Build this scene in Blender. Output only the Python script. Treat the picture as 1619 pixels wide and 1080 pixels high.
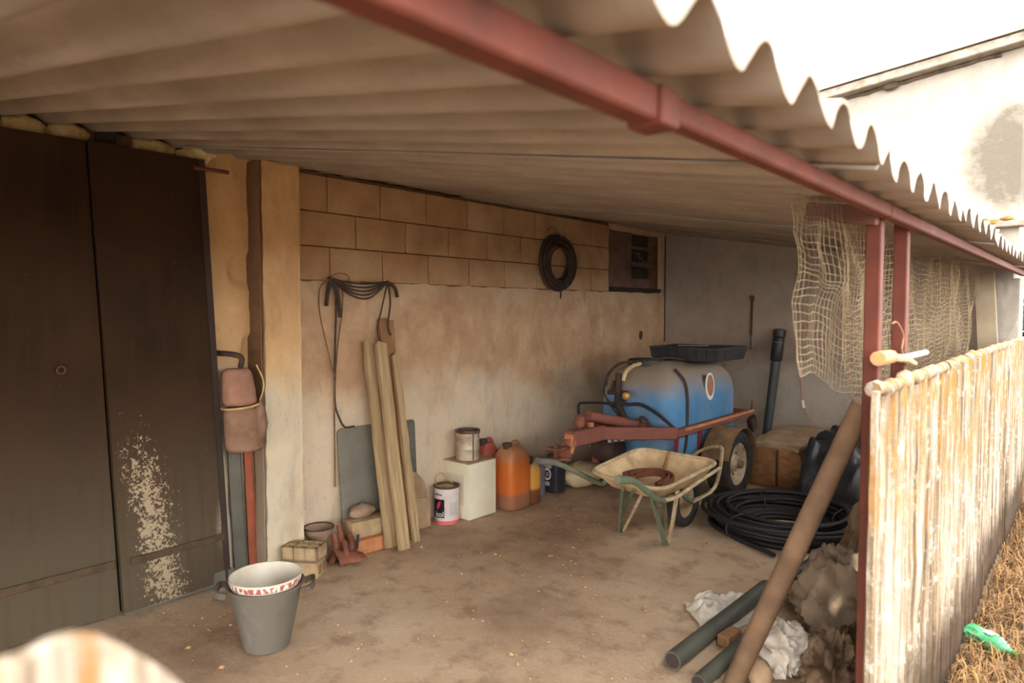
import bpy, bmesh, math, random
from mathutils import Vector, Matrix, noise

random.seed(7)
for o in list(bpy.data.objects):
    bpy.data.objects.remove(o)
S = bpy.context.scene
COL = S.collection
PI = math.pi
V = Vector

# ------------------------------------------------------------------ camera
F_PX, CX, CY, CAM_H = 1080.0, 809.5, 540.0, 1.42
_vy = V((1745 - CX, -(491 - CY), F_PX)).normalized()
_up = V((0, 1, -0.0456)); _up = (_up - _vy * _up.dot(_vy)).normalized()
_vx = _vy.cross(_up)
if _vx.x < 0: _vx = -_vx
CAMP = V((0, 0, CAM_H))
RIGHT = V((_vx.x, _vy.x, _up.x)); UPV = V((_vx.y, _vy.y, _up.y)); FWD = V((_vx.z, _vy.z, _up.z))
cd = bpy.data.cameras.new('camera'); cam = bpy.data.objects.new('camera', cd); COL.objects.link(cam)
cd.sensor_width = 36; cd.lens = F_PX / 1619 * 36; cd.clip_start = 0.02; cd.clip_end = 300
cam.matrix_world = Matrix(((RIGHT.x, UPV.x, -FWD.x, 0), (RIGHT.y, UPV.y, -FWD.y, 0), (RIGHT.z, UPV.z, -FWD.z, CAM_H), (0, 0, 0, 1)))
cd.dof.use_dof = True; cd.dof.focus_distance = 4.0; cd.dof.aperture_fstop = 2.8
S.camera = cam

# ------------------------------------------------------------------ light
W = bpy.data.worlds.new('hazy_sky'); S.world = W; W.use_nodes = True
_bg = W.node_tree.nodes['Background']
_bg.inputs[0].default_value = (1.0, 0.975, 0.94, 1); _bg.inputs[1].default_value = 1.0
sl = bpy.data.lights.new('sun', 'SUN'); sl.energy = 1.0; sl.angle = math.radians(1.5); sl.color = (1.0, 0.93, 0.82)
sun = bpy.data.objects.new('sun', sl); COL.objects.link(sun)
_el, _az = math.radians(66), math.radians(-48)      # azimuth measured from +X towards +Y
_sd = V((math.cos(_el) * math.cos(_az), math.cos(_el) * math.sin(_az), math.sin(_el)))
sun.rotation_euler = _sd.to_track_quat('Z', 'Y').to_euler()
vs = S.view_settings
vs.view_transform = 'Standard'; vs.look = 'None'; vs.gamma = 1.0; vs.exposure = 3.02
try: vs.use_curve_mapping = False
except Exception: pass

# ------------------------------------------------------------------ helpers
def ray(x, y): return RIGHT * (x - CX) + UPV * (-(y - CY)) + FWD * F_PX
def onX(x, y, X): r = ray(x, y); return CAMP + r * (X / r.x)
def onY(x, y, Y): r = ray(x, y); return CAMP + r * (Y / r.y)
def onZ(x, y, Z=0.0): r = ray(x, y); return CAMP + r * ((Z - CAM_H) / r.z)

GAIN = 1.42
def lin(c):
    r = []
    for v in c[:3]:
        v = v / 255.0
        r.append(v / 12.92 if v <= 0.04045 else ((v + 0.055) / 1.055) ** 2.4)
    return tuple(min(.86, v * GAIN) for v in r) + (1.0,)

ORG = {}
class MB:
    def __init__(s): s.v = []; s.f = []
    def add(s, vs_, fs):
        o = len(s.v); s.v += [V(p) for p in vs_]; s.f += [[i + o for i in q] for q in fs]; return s
    def box(s, lo, hi, R=None, c=None):
        x0, y0, z0 = lo; x1, y1, z1 = hi
        p = [V(q) for q in ((x0,y0,z0),(x1,y0,z0),(x1,y1,z0),(x0,y1,z0),(x0,y0,z1),(x1,y0,z1),(x1,y1,z1),(x0,y1,z1))]
        if R is not None:
            c = V(c) if c is not None else (V(lo) + V(hi)) / 2
            p = [c + R @ (q - c) for q in p]
        return s.add(p, [(0,3,2,1),(4,5,6,7),(0,1,5,4),(1,2,6,5),(2,3,7,6),(3,0,4,7)])
    def beam(s, a, b, w, h, up=(0,0,1)):
        """rectangular bar from a to b; w across, h along `up`"""
        a = V(a); b = V(b); d = (b - a).normalized(); u = V(up); u = (u - d * u.dot(d)).normalized(); r = d.cross(u)
        p = []
        for q in (a, b):
            for i, j in ((-1,-1),(1,-1),(1,1),(-1,1)): p.append(q + r * (i * w / 2) + u * (j * h / 2))
        return s.add(p, [(0,1,2,3),(7,6,5,4),(0,4,5,1),(1,5,6,2),(2,6,7,3),(3,7,4,0)])
    def tube(s, pts, r, n=8, closed=False, caps=True):
        pts = [V(p) for p in pts]; N = len(pts)
        rr = r if isinstance(r, (list, tuple)) else [r] * N
        ring = []; u = None
        for i in range(N):
            if closed: d = pts[(i + 1) % N] - pts[i - 1]
            else: d = pts[min(i + 1, N - 1)] - pts[max(i - 1, 0)]
            d = d.normalized() if d.length > 1e-9 else V((0, 0, 1))
            if u is None:
                u = V((0, 0, 1)) if abs(d.z) < 0.9 else V((1, 0, 0))
            u = (u - d * u.dot(d)); u = u.normalized() if u.length > 1e-6 else d.orthogonal().normalized()
            w = d.cross(u)
            ring.append([pts[i] + (u * math.cos(2*PI*k/n) + w * math.sin(2*PI*k/n)) * rr[i] for k in range(n)])
        vs_ = [p for q in ring for p in q]; fs = []
        for i in range(N if closed else N - 1):
            j = (i + 1) % N
            for k in range(n): fs.append((i*n+k, i*n+(k+1)%n, j*n+(k+1)%n, j*n+k))
        if caps and not closed:
            fs.append(tuple(range(n-1, -1, -1))); fs.append(tuple((N-1)*n + k for k in range(n)))
        return s.add(vs_, fs)
    def lathe(s, prof, c=(0,0,0), n=24, sx=1.0, sy=1.0, closed_ends=True):
        c = V(c); vs_ = []; fs = []
        for r, z in prof:
            for k in range(n): vs_.append(c + V((r*sx*math.cos(2*PI*k/n), r*sy*math.sin(2*PI*k/n), z)))
        for i in range(len(prof) - 1):
            for k in range(n): fs.append((i*n+k, i*n+(k+1)%n, (i+1)*n+(k+1)%n, (i+1)*n+k))
        if closed_ends:
            fs.append(tuple(range(n-1, -1, -1))); fs.append(tuple((len(prof)-1)*n + k for k in range(n)))
        return s.add(vs_, fs)
    def grid(s, fn, nu, nv):
        vs_ = [fn(i / nu, j / nv) for j in range(nv + 1) for i in range(nu + 1)]
        fs = [(j*(nu+1)+i, j*(nu+1)+i+1, (j+1)*(nu+1)+i+1, (j+1)*(nu+1)+i) for j in range(nv) for i in range(nu)]
        return s.add(vs_, fs)
    def slab(s, fn, nu, nv, th):
        """closed sheet: fn(u,v) -> (point, thickness vector)"""
        n = (nu + 1) * (nv + 1); a = []; b = []
        for j in range(nv + 1):
            for i in range(nu + 1):
                p, t = fn(i / nu, j / nv); a.append(V(p)); b.append(V(p) + V(t) * th)
        fs = []
        W_ = nu + 1
        for j in range(nv):
            for i in range(nu):
                q = (j*W_+i, j*W_+i+1, (j+1)*W_+i+1, (j+1)*W_+i)
                fs.append(q); fs.append(tuple(n + k for k in reversed(q)))
        rim = [i for i in range(nu)] + [j*W_+nu for j in range(nv)] + [nv*W_+i for i in range(nu, 0, -1)] + [j*W_ for j in range(nv, 0, -1)]
        for k in range(len(rim)):
            p, q = rim[k], rim[(k+1) % len(rim)]; fs.append((q, p, n+p, n+q))
        return s.add(a + b, fs)
    def prism(s, poly, axis, a, b):
        """poly of 2D points extruded along axis ('x','y','z') from a to b"""
        def mk(p, t):
            return {'x': (t, p[0], p[1]), 'y': (p[0], t, p[1]), 'z': (p[0], p[1], t)}[axis]
        n = len(poly); vs_ = [mk(p, a) for p in poly] + [mk(p, b) for p in poly]
        fs = [tuple(range(n-1, -1, -1)), tuple(range(n, 2*n))] + [(i, (i+1) % n, n+(i+1) % n, n+i) for i in range(n)]
        return s.add(vs_, fs)
    def rag(s, c, rad, seed=0, amp=.3, nu=84, nv=48, fl=None):
        c = V(c); vs_ = []; fs = []
        for j in range(nv + 1):
            th = PI * j / nv
            for i in range(nu):
                ph = 2*PI*i/nu
                d = V((math.sin(th)*math.cos(ph), math.sin(th)*math.sin(ph), math.cos(th)))
                q = d*1.5 + V((seed*3.1, seed*1.3, seed)); w = V((noise.noise(q), noise.noise(q + V((9, 2, 4))), noise.noise(q + V((3, 7, 1)))))
                r1 = 1 - abs(noise.noise(q*1.3 + w*1.2))*2; r2 = 1 - abs(noise.noise(q*3.1 + w*1.9))*2; r3 = 1 - abs(noise.noise(q*7 + w*2.5))*2
                k = 1 + amp*(.60*(r1 - .5) + .26*(r2 - .5) + .07*(r3 - .5)) + amp*.5*noise.noise(q*.8)
                p = c + V((d.x*rad[0], d.y*rad[1], d.z*rad[2])) * k
                if fl is not None and p.z < fl: p.z = fl
                vs_.append(p)
        for j in range(nv):
            for i in range(nu): fs.append((j*nu+i, (j+1)*nu+i, (j+1)*nu+(i+1) % nu, j*nu+(i+1) % nu))
        return s.add(vs_, fs)
    def blob(s, c, rad, seed=0, amp=0.12, fr=2.0, nu=24, nv=14, fl=None):
        c = V(c); vs_ = []; fs = []
        for j in range(nv + 1):
            th = PI * j / nv
            for i in range(nu):
                ph = 2*PI*i/nu
                d = V((math.sin(th)*math.cos(ph), math.sin(th)*math.sin(ph), math.cos(th)))
                k = 1 + amp * noise.fractal(d*fr + V((seed*7.3, seed*1.7, 0)), 1.0, 2.0, 4) + amp * .7 * (abs(noise.noise(d*fr*1.7 + V((seed, 5, 0)))) * 2 - .6)
                p = c + V((d.x*rad[0], d.y*rad[1], d.z*rad[2])) * k
                if fl is not None and p.z < fl: p.z = fl
                vs_.append(p)
        for j in range(nv):
            for i in range(nu): fs.append((j*nu+i, (j+1)*nu+i, (j+1)*nu+(i+1) % nu, j*nu+(i+1) % nu))
        return s.add(vs_, fs)
    def xf(s, m):
        s.v = [m @ p for p in s.v]; return s
    def build(s, name, m, parent=None, bevel=0, seg=1, smooth=0, org=None, rot=None):
        lo = V([min(p[i] for p in s.v) for i in range(3)]); hi = V([max(p[i] for p in s.v) for i in range(3)])
        if parent is not None: o = ORG[parent.name]
        elif org is not None: o = V(org)
        else: o = V(((lo.x+hi.x)/2, (lo.y+hi.y)/2, lo.z))
        me = bpy.data.meshes.new(name); me.from_pydata([p - o for p in s.v], [], s.f); me.update()
        bm = bmesh.new(); bm.from_mesh(me)
        bmesh.ops.remove_doubles(bm, verts=bm.verts, dist=1e-6)
        bmesh.ops.recalc_face_normals(bm, faces=bm.faces)
        if bevel:
            es = [e for e in bm.edges if len(e.link_faces) == 2 and e.calc_face_angle(0) > 0.5]
            bmesh.ops.bevel(bm, geom=es, offset=bevel, segments=seg, profile=0.5, affect='EDGES', clamp_overlap=True)
        bm.to_mesh(me); bm.free()
        if smooth:
            for p in me.polygons: p.use_smooth = True
            me.set_sharp_from_angle(angle=math.radians(smooth))
        me.materials.append(MT[m])
        ob = bpy.data.objects.new(name, me); COL.objects.link(ob)
        if parent is not None: ob.parent = parent
        else: ob.location = o
        ORG[ob.name] = o
        return ob

def tag(o, label=None, cat=None, group=None, kind=None):
    if label: o['label'] = label
    if cat: o['category'] = cat
    if group: o['group'] = group
    if kind: o['kind'] = kind
    return o
def thing(name, loc, label=None, cat=None, group=None, kind=None):
    o = bpy.data.objects.new(name, None); COL.objects.link(o); o.location = loc; o.empty_display_size = .1
    ORG[o.name] = V(loc); return tag(o, label, cat, group, kind)
def spline(pts, n=8, closed=False):
    pts = [V(p) for p in pts]; N = len(pts); out = []
    for i in range(N if closed else N - 1):
        if closed: p0, p1, p2, p3 = pts[i-1], pts[i], pts[(i+1) % N], pts[(i+2) % N]
        else: p0, p1, p2, p3 = pts[max(i-1, 0)], pts[i], pts[i+1], pts[min(i+2, N-1)]
        for k in range(n):
            t = k / n
            out.append(0.5*((2*p1)+(p2-p0)*t+(2*p0-5*p1+4*p2-p3)*t*t+(3*p1-p0-3*p2+p3)*t**3))
    if not closed: out.append(pts[-1])
    return out
def fr(p, sc=1.0, oct_=4): return noise.fractal(V(p) * sc, 1.0, 2.0, oct_)
def smstep(a, b, x):
    t = max(0, min(1, (x - a) / (b - a))); return t*t*(3-2*t)

# ------------------------------------------------------------------ materials
MT = {}
class NT:
    def __init__(s, name):
        m = bpy.data.materials.new(name); m.use_nodes = True; MT[name] = m
        s.t = m.node_tree; s.b = s.t.nodes['Principled BSDF']; s._pos = None; s._obj = None
    def n(s, typ, **kw):
        q = s.t.nodes.new(typ)
        for k, v in kw.items(): setattr(q, k, v)
        return q
    def l(s, a, b): s.t.links.new(a, b)
    def pos(s):
        if s._pos is None: s._pos = s.n('ShaderNodeNewGeometry').outputs['Position']
        return s._pos
    def obj(s):
        if s._obj is None: s._obj = s.n('ShaderNodeTexCoord').outputs['Object']
        return s._obj
    def mapv(s, src, sc=(1,1,1), loc=(0,0,0)):
        m = s.n('ShaderNodeMapping'); s.l(src, m.inputs[0]); m.inputs['Scale'].default_value = sc; m.inputs['Location'].default_value = loc
        return m.outputs[0]
    def noise(s, src, scale=5, detail=6, rough=.55, dist=0):
        q = s.n('ShaderNodeTexNoise'); s.l(src, q.inputs['Vector'])
        q.inputs['Scale'].default_value = scale; q.inputs['Detail'].default_value = detail
        q.inputs['Roughness'].default_value = rough; q.inputs['Distortion'].default_value = dist
        return q.outputs['Fac']
    def ramp(s, fac, stops):
        q = s.n('ShaderNodeValToRGB'); s.l(fac, q.inputs[0]); e = q.color_ramp.elements
        while len(e) < len(stops): e.new(0.5)
        for i, (p, c) in enumerate(stops):
            e[i].position = p; e[i].color = c if len(c) == 4 else lin(c)
        return q.outputs[0]
    def thr(s, fac, a, b):
        return s.ramp(fac, [(a, (0,0,0,1)), (b, (1,1,1,1))])
    def mix(s, fac, a, b, typ='MIX'):
        q = s.n('ShaderNodeMix', data_type='RGBA', blend_type=typ)
        if isinstance(fac, (int, float)): q.inputs[0].default_value = fac
        else: s.l(fac, q.inputs[0])
        for i, v in ((6, a), (7, b)):
            if isinstance(v, tuple): q.inputs[i].default_value = v if len(v) == 4 else lin(v)
            else: s.l(v, q.inputs[i])
        return q.outputs[2]
    def math(s, op, a, b=None, clamp=False):
        q = s.n('ShaderNodeMath', operation=op); q.use_clamp = clamp
        for i, v in ((0, a), (1, b)):
            if v is None: continue
            if isinstance(v, (int, float)): q.inputs[i].default_value = v
            else: s.l(v, q.inputs[i])
        return q.outputs[0]
    def axis(s, src, i):
        q = s.n('ShaderNodeSeparateXYZ'); s.l(src, q.inputs[0]); return q.outputs[i]
    def rng(s, v, a, b):
        q = s.n('ShaderNodeMapRange'); q.clamp = True; s.l(v, q.inputs[0]); q.inputs[1].default_value = a; q.inputs[2].default_value = b
        q.interpolation_type = 'SMOOTHSTEP'
        return q.outputs[0]
    def rand(s): return s.n('ShaderNodeObjectInfo').outputs['Random']
    def bump(s, h, st=.3, d=.01):
        q = s.n('ShaderNodeBump'); q.inputs['Strength'].default_value = st; q.inputs['Distance'].default_value = d
        s.l(h, q.inputs['Height']); s.l(q.outputs[0], s.b.inputs['Normal'])
    def fin(s, col, rough=.85, metal=0, spec=.3):
        if isinstance(col, tuple): s.b.inputs['Base Color'].default_value = col if len(col) == 4 else lin(col)
        else: s.l(col, s.b.inputs['Base Color'])
        if isinstance(rough, (int, float)): s.b.inputs['Roughness'].default_value = rough
        else: s.l(rough, s.b.inputs['Roughness'])
        s.b.inputs['Metallic'].default_value = metal; s.b.inputs['Specular IOR Level'].default_value = spec

def simple(name, c1, c2=None, scale=8, rough=.8, bump=.2, bs=40, metal=0, stretch=(1,1,1), c3=None, rnd=0, spec=.3, bd=.004):
    k = NT(name); c2 = c2 or tuple(v * .75 for v in c1)
    v = k.mapv(k.obj(), stretch)
    st = [(.3, c2), (.62, c1)] + ([(.78, c3)] if c3 else [])
    col = k.ramp(k.noise(v, scale), st)
    if rnd:
        col = k.mix(k.math('MULTIPLY', k.rand(), rnd), col, tuple(x * .55 for x in c2))
    k.fin(col, rough, metal, spec)
    if bump: k.bump(k.noise(v, bs, 5), bump, bd)
    return k

# plaster of the long wall: tan, orange-brown damp band, paler and greyer below
def plaster(name, tan, orange, pale, zlo, zhi, seed=0):
    k = NT(name); p = k.mapv(k.pos(), loc=(seed, seed*2, 0))
    big = k.noise(p, 1.3, 5, .6); med = k.noise(p, 5, 6, .65); fine = k.noise(p, 30, 5, .6)
    z = k.math('ADD', k.axis(k.pos(), 2), k.math('MULTIPLY', k.math('SUBTRACT', big, .5), 1.1))
    up = k.rng(z, zlo, zlo + .35); dn = k.math('SUBTRACT', 1.0, k.rng(z, zhi - .25, zhi + .1))
    band = k.math('MULTIPLY', up, dn)
    base = k.mix(up, pale, tan)
    base = k.mix(k.math('MULTIPLY', band, .75), base, orange)
    blot = k.thr(med, .42, .68)
    base = k.mix(k.math('MULTIPLY', blot, .35), base, tuple(min(255, v*1.12) for v in tan))
    strk = k.noise(k.mapv(k.pos(), (2, 2.4, 1.1)), 2.6, 6, .65, .6)
    base = k.mix(k.math('MULTIPLY', k.thr(strk, .52, .75), .35), base, tuple(v*.62 for v in orange))
    base = k.mix(k.math('MULTIPLY', k.thr(fine, .62, .72), .3), base, tuple(v*.6 for v in tan))
    k.fin(base, .93, 0, .2)
    k.bump(k.math('ADD', k.math('MULTIPLY', med, .8), k.math('MULTIPLY', fine, .25)), .45, .02)
plaster('plaster', (178, 156, 128), (150, 116, 88), (182, 168, 147), .72, 1.62)
plaster('far_plaster', (140, 128, 117), (130, 113, 98), (160, 151, 138), .75, 1.6, 4)
plaster('pillar_plaster', (186, 160, 122), (172, 136, 96), (174, 164, 144), .85, 2.6, 9)
def block_mat():
    k = NT('block'); p = k.pos(); a = k.noise(p, 3, 6, .6); f2 = k.noise(p, 45, 5, .65)
    c = k.ramp(a, [(.32, (148, 120, 92)), (.55, (170, 145, 114)), (.75, (184, 164, 136))])
    c = k.mix(k.math('MULTIPLY', k.rand(), .35), c, (160, 118, 80))
    c = k.mix(k.math('MULTIPLY', k.thr(f2, .6, .72), .35), c, (120, 90, 62))
    k.fin(c, .95, 0, .15); k.bump(k.math('ADD', f2, a), .5, .008)
block_mat()
simple('mortar', (104, 80, 58), (76, 58, 42), 14, .95, .5, 60)
simple('rubble', (222, 196, 152), (170, 138, 96), 18, .95, .6, 50, rnd=.25)
def floor_mat():
    k = NT('dirt'); p = k.pos(); big = k.noise(p, .9, 6, .6); med = k.noise(p, 6, 7, .65); fine = k.noise(p, 60, 6, .7)
    c = k.ramp(big, [(.3, (124, 102, 83)), (.5, (166, 143, 119)), (.72, (188, 168, 144))])
    c = k.mix(k.math('MULTIPLY', k.thr(med, .5, .66), .55), c, (118, 95, 75))
    c = k.mix(k.math('MULTIPLY', k.thr(fine, .58, .7), .3), c, (190, 168, 142))
    k.fin(c, .97, 0, .1); k.bump(k.math('ADD', k.math('MULTIPLY', med, .7), k.math('MULTIPLY', fine, .4)), .55, .02)
floor_mat()
def ground_mat():
    k = NT('dry_ground'); p = k.pos(); big = k.noise(p, 2.0, 6, .6); fine = k.noise(p, 40, 6, .7)
    c = k.ramp(big, [(.3, (70, 56, 43)), (.5, (86, 70, 54)), (.72, (102, 84, 64))])
    c = k.mix(k.math('MULTIPLY', k.thr(fine, .5, .7), .4), c, (80, 60, 42))
    k.fin(c, .97, 0, .1); k.bump(fine, .6, .02)
GAIN = 1.0
ground_mat()
GAIN = 1.42
def door_mat():
    k = NT('door_paint'); p = k.pos(); z = k.axis(p, 2); y = k.axis(p, 1)
    a = k.noise(p, 2.2, 6, .6); st = k.noise(k.mapv(p, (2, 8, .5)), 3, 6, .6); fine = k.noise(p, 30, 6, .75); sp = k.noise(p, 85, 4, .6)
    c = k.ramp(a, [(.3, (38, 27, 18)), (.6, (50, 36, 24)), (.8, (58, 39, 25))])
    c = k.mix(k.math('MULTIPLY', k.math('SUBTRACT', 1.0, k.rng(z, .1, 1.2)), .75), c, (80, 72, 59))
    c = k.mix(k.math('MULTIPLY', k.thr(st, .5, .72), .35), c, (60, 40, 26))
    # flaked pale paint in a slanting patch on the right leaf
    ctr = k.math('ADD', 1.2, k.math('MULTIPLY', k.math('SUBTRACT', 1.0, z), .17))
    dy = k.math('ABSOLUTE', k.math('SUBTRACT', y, ctr))
    msk = k.math('MULTIPLY', k.math('SUBTRACT', 1.0, k.rng(dy, .0, .2)), k.math('MULTIPLY', k.rng(y, 1.1, 1.16), k.math('SUBTRACT', 1.0, k.rng(z, .55, 1.15))))
    flk = k.thr(k.math('ADD', k.math('MULTIPLY', msk, .20), k.math('MULTIPLY', k.math('ADD', fine, sp), .5)), .665, .69)
    c = k.mix(flk, c, (140, 126, 104))
    d2 = k.math('ADD', k.math('POWER', k.math('MULTIPLY', k.math('SUBTRACT', y, 1.70), 9.0), 2.0), k.math('POWER', k.math('MULTIPLY', k.math('SUBTRACT', z, .33), 4.5), 2.0))
    c = k.mix(k.math('MULTIPLY', k.math('MULTIPLY', k.math('SUBTRACT', 1.0, k.rng(d2, .0, 1.0)), k.rng(y, 1.3, 1.5)), k.thr(fine, .3, .6)), c, (140, 130, 114))
    c = k.mix(k.thr(sp, .735, .75), c, (150, 132, 104))
    k.fin(c, .85, 0, .12); k.bump(k.math('ADD', fine, a), .2, .006)
door_mat()
simple('door_frame_metal', (120, 112, 98), (78, 66, 54), 10, .6, .25, 40)
simple('rust_strip', (74, 60, 44), (54, 44, 34), 14, .8, .3, 60)
def roof_mat():
    k = NT('fibre_cement'); p = k.pos(); a = k.noise(p, 2, 6, .6); st = k.noise(k.mapv(p, (1.2, 14, 1.2)), 2.2, 5, .6); f2 = k.noise(p, 50, 5, .7)
    c = k.ramp(a, [(.3, (116, 106, 96)), (.7, (142, 132, 121))])
    c = k.mix(k.math('MULTIPLY', k.thr(st, .48, .72), .35), c, (98, 84, 70))
    c = k.mix(k.math('MULTIPLY', k.thr(f2, .58, .7), .3), c, (92, 80, 68))
    c = k.mix(k.math('MULTIPLY', k.rand(), .18), c, (104, 90, 76))
    k.fin(c, .95, 0, .15); k.bump(f2, .35, .004)
roof_mat()
def fence_mat():
    k = NT('lichen_cement'); p = k.pos(); z = k.axis(p, 2)
    st = k.noise(k.mapv(p, (6, 20, .55)), 2.0, 6, .68); a = k.noise(p, 5, 7, .7); spt = k.noise(p, 16, 6, .7); f2 = k.noise(p, 38, 5, .7)
    c = k.ramp(st, [(.34, (70, 57, 46)), (.46, (110, 97, 80)), (.58, (154, 146, 134))])
    och = k.math('MULTIPLY', k.thr(k.math('ADD', k.math('MULTIPLY', st, .5), k.math('MULTIPLY', a, .5)), .5, .6), k.math('ADD', .35, k.math('MULTIPLY', k.rng(z, .55, 1.2), .5)))
    c = k.mix(och, c, (118, 84, 42))
    c = k.mix(k.math('MULTIPLY', k.thr(f2, .55, .7), .4), c, (66, 55, 45))
    c = k.mix(k.math('MULTIPLY', k.thr(spt, .54, .64), .55), c, (172, 166, 156))
    c = k.mix(k.math('MULTIPLY', k.math('MULTIPLY', k.thr(k.noise(k.mapv(p, (5, 9, 1.6)), 2.3, 6, .7), .47, .60), k.math('ADD', .12, k.rng(z, .5, 1.15))), .85), c, (134, 96, 46))
    dirt = k.math('SUBTRACT', 1.0, k.rng(k.math('ADD', z, k.math('MULTIPLY', k.math('SUBTRACT', a, .5), .35)), .14, .40))
    c = k.mix(k.math('MULTIPLY', dirt, .9), c, (46, 32, 20))
    k.fin(c, .95, 0, .15); k.bump(k.math('ADD', f2, a), .6, .006)
GAIN = 1.0
fence_mat()
GAIN = 1.42
GAIN = 1.0
simple('red_steel', (104, 52, 38), (82, 43, 34), 9, .7, .25, 50, c3=(112, 72, 58))
GAIN = 1.42
simple('dark_steel', (96, 60, 50), (60, 42, 36), 9, .7, .25, 50)
simple('red_machine', (122, 70, 60), (106, 70, 60), 12, .8, .2, 40, c3=(132, 106, 90))
def tank_mat():
    k = NT('blue_tank'); p = k.obj(); z = k.axis(p, 2); a = k.noise(p, 4.5, 6, .65); f2 = k.noise(p, 30, 5, .6)
    c = k.ramp(a, [(.3, (44, 112, 158)), (.7, (62, 134, 182))])
    zz = k.math('ADD', z, k.math('MULTIPLY', k.math('SUBTRACT', a, .5), .42))
    d = k.math('MULTIPLY', k.rng(zz, .70, .96), .93)
    c = k.mix(d, c, (136, 118, 96))
    c = k.mix(k.math('ADD', .10, k.math('MULTIPLY', k.thr(k.noise(p, 2.2, 6, .7), .42, .7), .35)), c, (140, 124, 106))
    k.fin(c, k.math('ADD', .42, k.math('MULTIPLY', d, .45)), 0, .4); k.bump(f2, .05, .003)
tank_mat()
simple('black_plastic', (36, 36, 38), (26, 26, 28), 10, .5, .1, 30, spec=.5)
simple('dusty_black', (66, 66, 66), (44, 44, 46), 8, .75, .15, 40)
simple('rubber', (52, 47, 43), (36, 33, 31), 20, .85, .3, 60)
simple('tyre_dust', (134, 110, 86), (96, 78, 62), 14, .92, .3, 60)
simple('mudguard', (124, 98, 70), (96, 74, 54), 10, .85, .25, 40, c3=(134, 108, 62))
simple('rim_metal', (176, 160, 138), (128, 108, 88), 12, .6, .2, 40, metal=.3)
simple('hub_metal', (120, 96, 76), (88, 66, 50), 16, .7, .2, 50, metal=.2)
simple('barrow_tray', (200, 176, 138), (164, 136, 102), 9, .85, .3, 40, c3=(212, 192, 158))
simple('barrow_green', (84, 100, 82), (112, 108, 88), 16, .75, .3, 60, c3=(126, 120, 98))
simple('barrow_pale', (182, 164, 132), (140, 122, 96), 16, .75, .3, 60)
simple('belt', (112, 70, 52), (82, 52, 40), 12, .85, .3, 60)
simple('plank_wood', (160, 138, 104), (124, 103, 75), 5, .88, .5, 30, stretch=(9, 9, .6), c3=(174, 154, 121))
simple('old_wood', (140, 104, 72), (108, 80, 56), 5, .9, .5, 30, stretch=(9, 9, .6))
simple('pole_wood', (112, 90, 70), (84, 66, 52), 7, .9, .3, 30)
simple('timber', (140, 98, 64), (110, 76, 50), 4, .9, .45, 26, stretch=(3, 1, 6))
simple('timber_top', (160, 136, 108), (122, 100, 78), 6, .92, .4, 30)
simple('brick_clay', (186, 128, 88), (152, 100, 68), 10, .95, .5, 50, rnd=.3)
simple('pale_brick', (164, 142, 110), (130, 109, 82), 12, .95, .6, 50, rnd=.15)
simple('brick_hole', (128, 98, 70), (104, 80, 58), 10, 1, 0)
simple('clay_pot', (140, 116, 98), (112, 90, 76), 10, .9, .3, 40)
simple('rusty_iron', (122, 76, 58), (92, 58, 46), 14, .9, .5, 60, c3=(144, 100, 76))
simple('grey_sheet', (112, 108, 98), (97, 94, 85), 6, .7, .1, 30, c3=(124, 119, 108))
simple('grey_strip', (94, 92, 84), (74, 73, 66), 6, .6, .15, 40)
simple('red_strip', (140, 78, 56), (114, 64, 48), 8, .7, .2, 40, c3=(160, 92, 66))
simple('burlap', (132, 104, 84), (106, 82, 66), 12, .97, .7, 160)
simple('burlap_pink', (146, 110, 92), (122, 90, 76), 12, .97, .7, 160)
simple('string', (190, 160, 110), (150, 120, 80), 20, .9, 0)
simple('bucket_grey', (94, 89, 81), (78, 72, 64), 5, .8, .15, 30, stretch=(1, 1, .4), c3=(116, 112, 105))
simple('basin_white', (190, 184, 170), (168, 158, 142), 7, .45, .05, 30, spec=.5)
def basin_band():
    k = NT('basin_print'); p = k.obj(); a = k.noise(k.mapv(p, (1, 1, .35)), 55, 2, .5)
    k.fin(k.ramp(a, [(.44, (216, 200, 188)), (.52, (150, 84, 78))]), .5, 0, .4)
basin_band()
simple('white_box', (206, 200, 180), (190, 182, 156), 3, .7, .03, 30)
simple('box_panel', (196, 186, 168), (180, 168, 148), 5, .7, 0)
simple('tin', (190, 178, 158), (120, 104, 86), 9, .5, .2, 40, metal=.35, c3=(214, 206, 192))
simple('tin_rim', (96, 82, 68), (66, 54, 44), 12, .6, .1, 40, metal=.4)
simple('can_white', (196, 188, 186), (180, 168, 165), 8, .45, .05, 30)
simple('can_pink', (206, 96, 100), (190, 80, 84), 8, .5, 0)
simple('can_black', (30, 30, 30), (22, 22, 22), 8, .4, 0)
simple('can_red', (196, 56, 84), (170, 44, 70), 8, .4, 0)
simple('can_inside', (176, 142, 96), (140, 108, 70), 12, .6, .1, 40)
simple('print_dark', (60, 56, 54), (50, 46, 44), 8, .6, 0)
simple('print_white', (238, 234, 226), (228, 222, 212), 8, .5, 0)
simple('print_grey', (176, 174, 168), (160, 156, 150), 8, .5, 0)
def fluid_mat(name, top, mid, low, z1, z2, rough=.35):
    k = NT(name); z = k.axis(k.obj(), 2); a = k.noise(k.obj(), 9, 5, .6)
    c = k.mix(k.rng(k.math('ADD', z, k.math('MULTIPLY', k.math('SUBTRACT', a, .5), .02)), z1 - .015, z1 + .015), low, mid)
    c = k.mix(k.rng(k.math('ADD', z, k.math('MULTIPLY', k.math('SUBTRACT', a, .5), .12)), z2 - .05, z2 + .05), c, top)
    k.fin(c, rough, 0, .4)
    k.b.inputs['Subsurface Weight'].default_value = .15; k.b.inputs['Subsurface Radius'].default_value = (.03, .012, .006)
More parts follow.
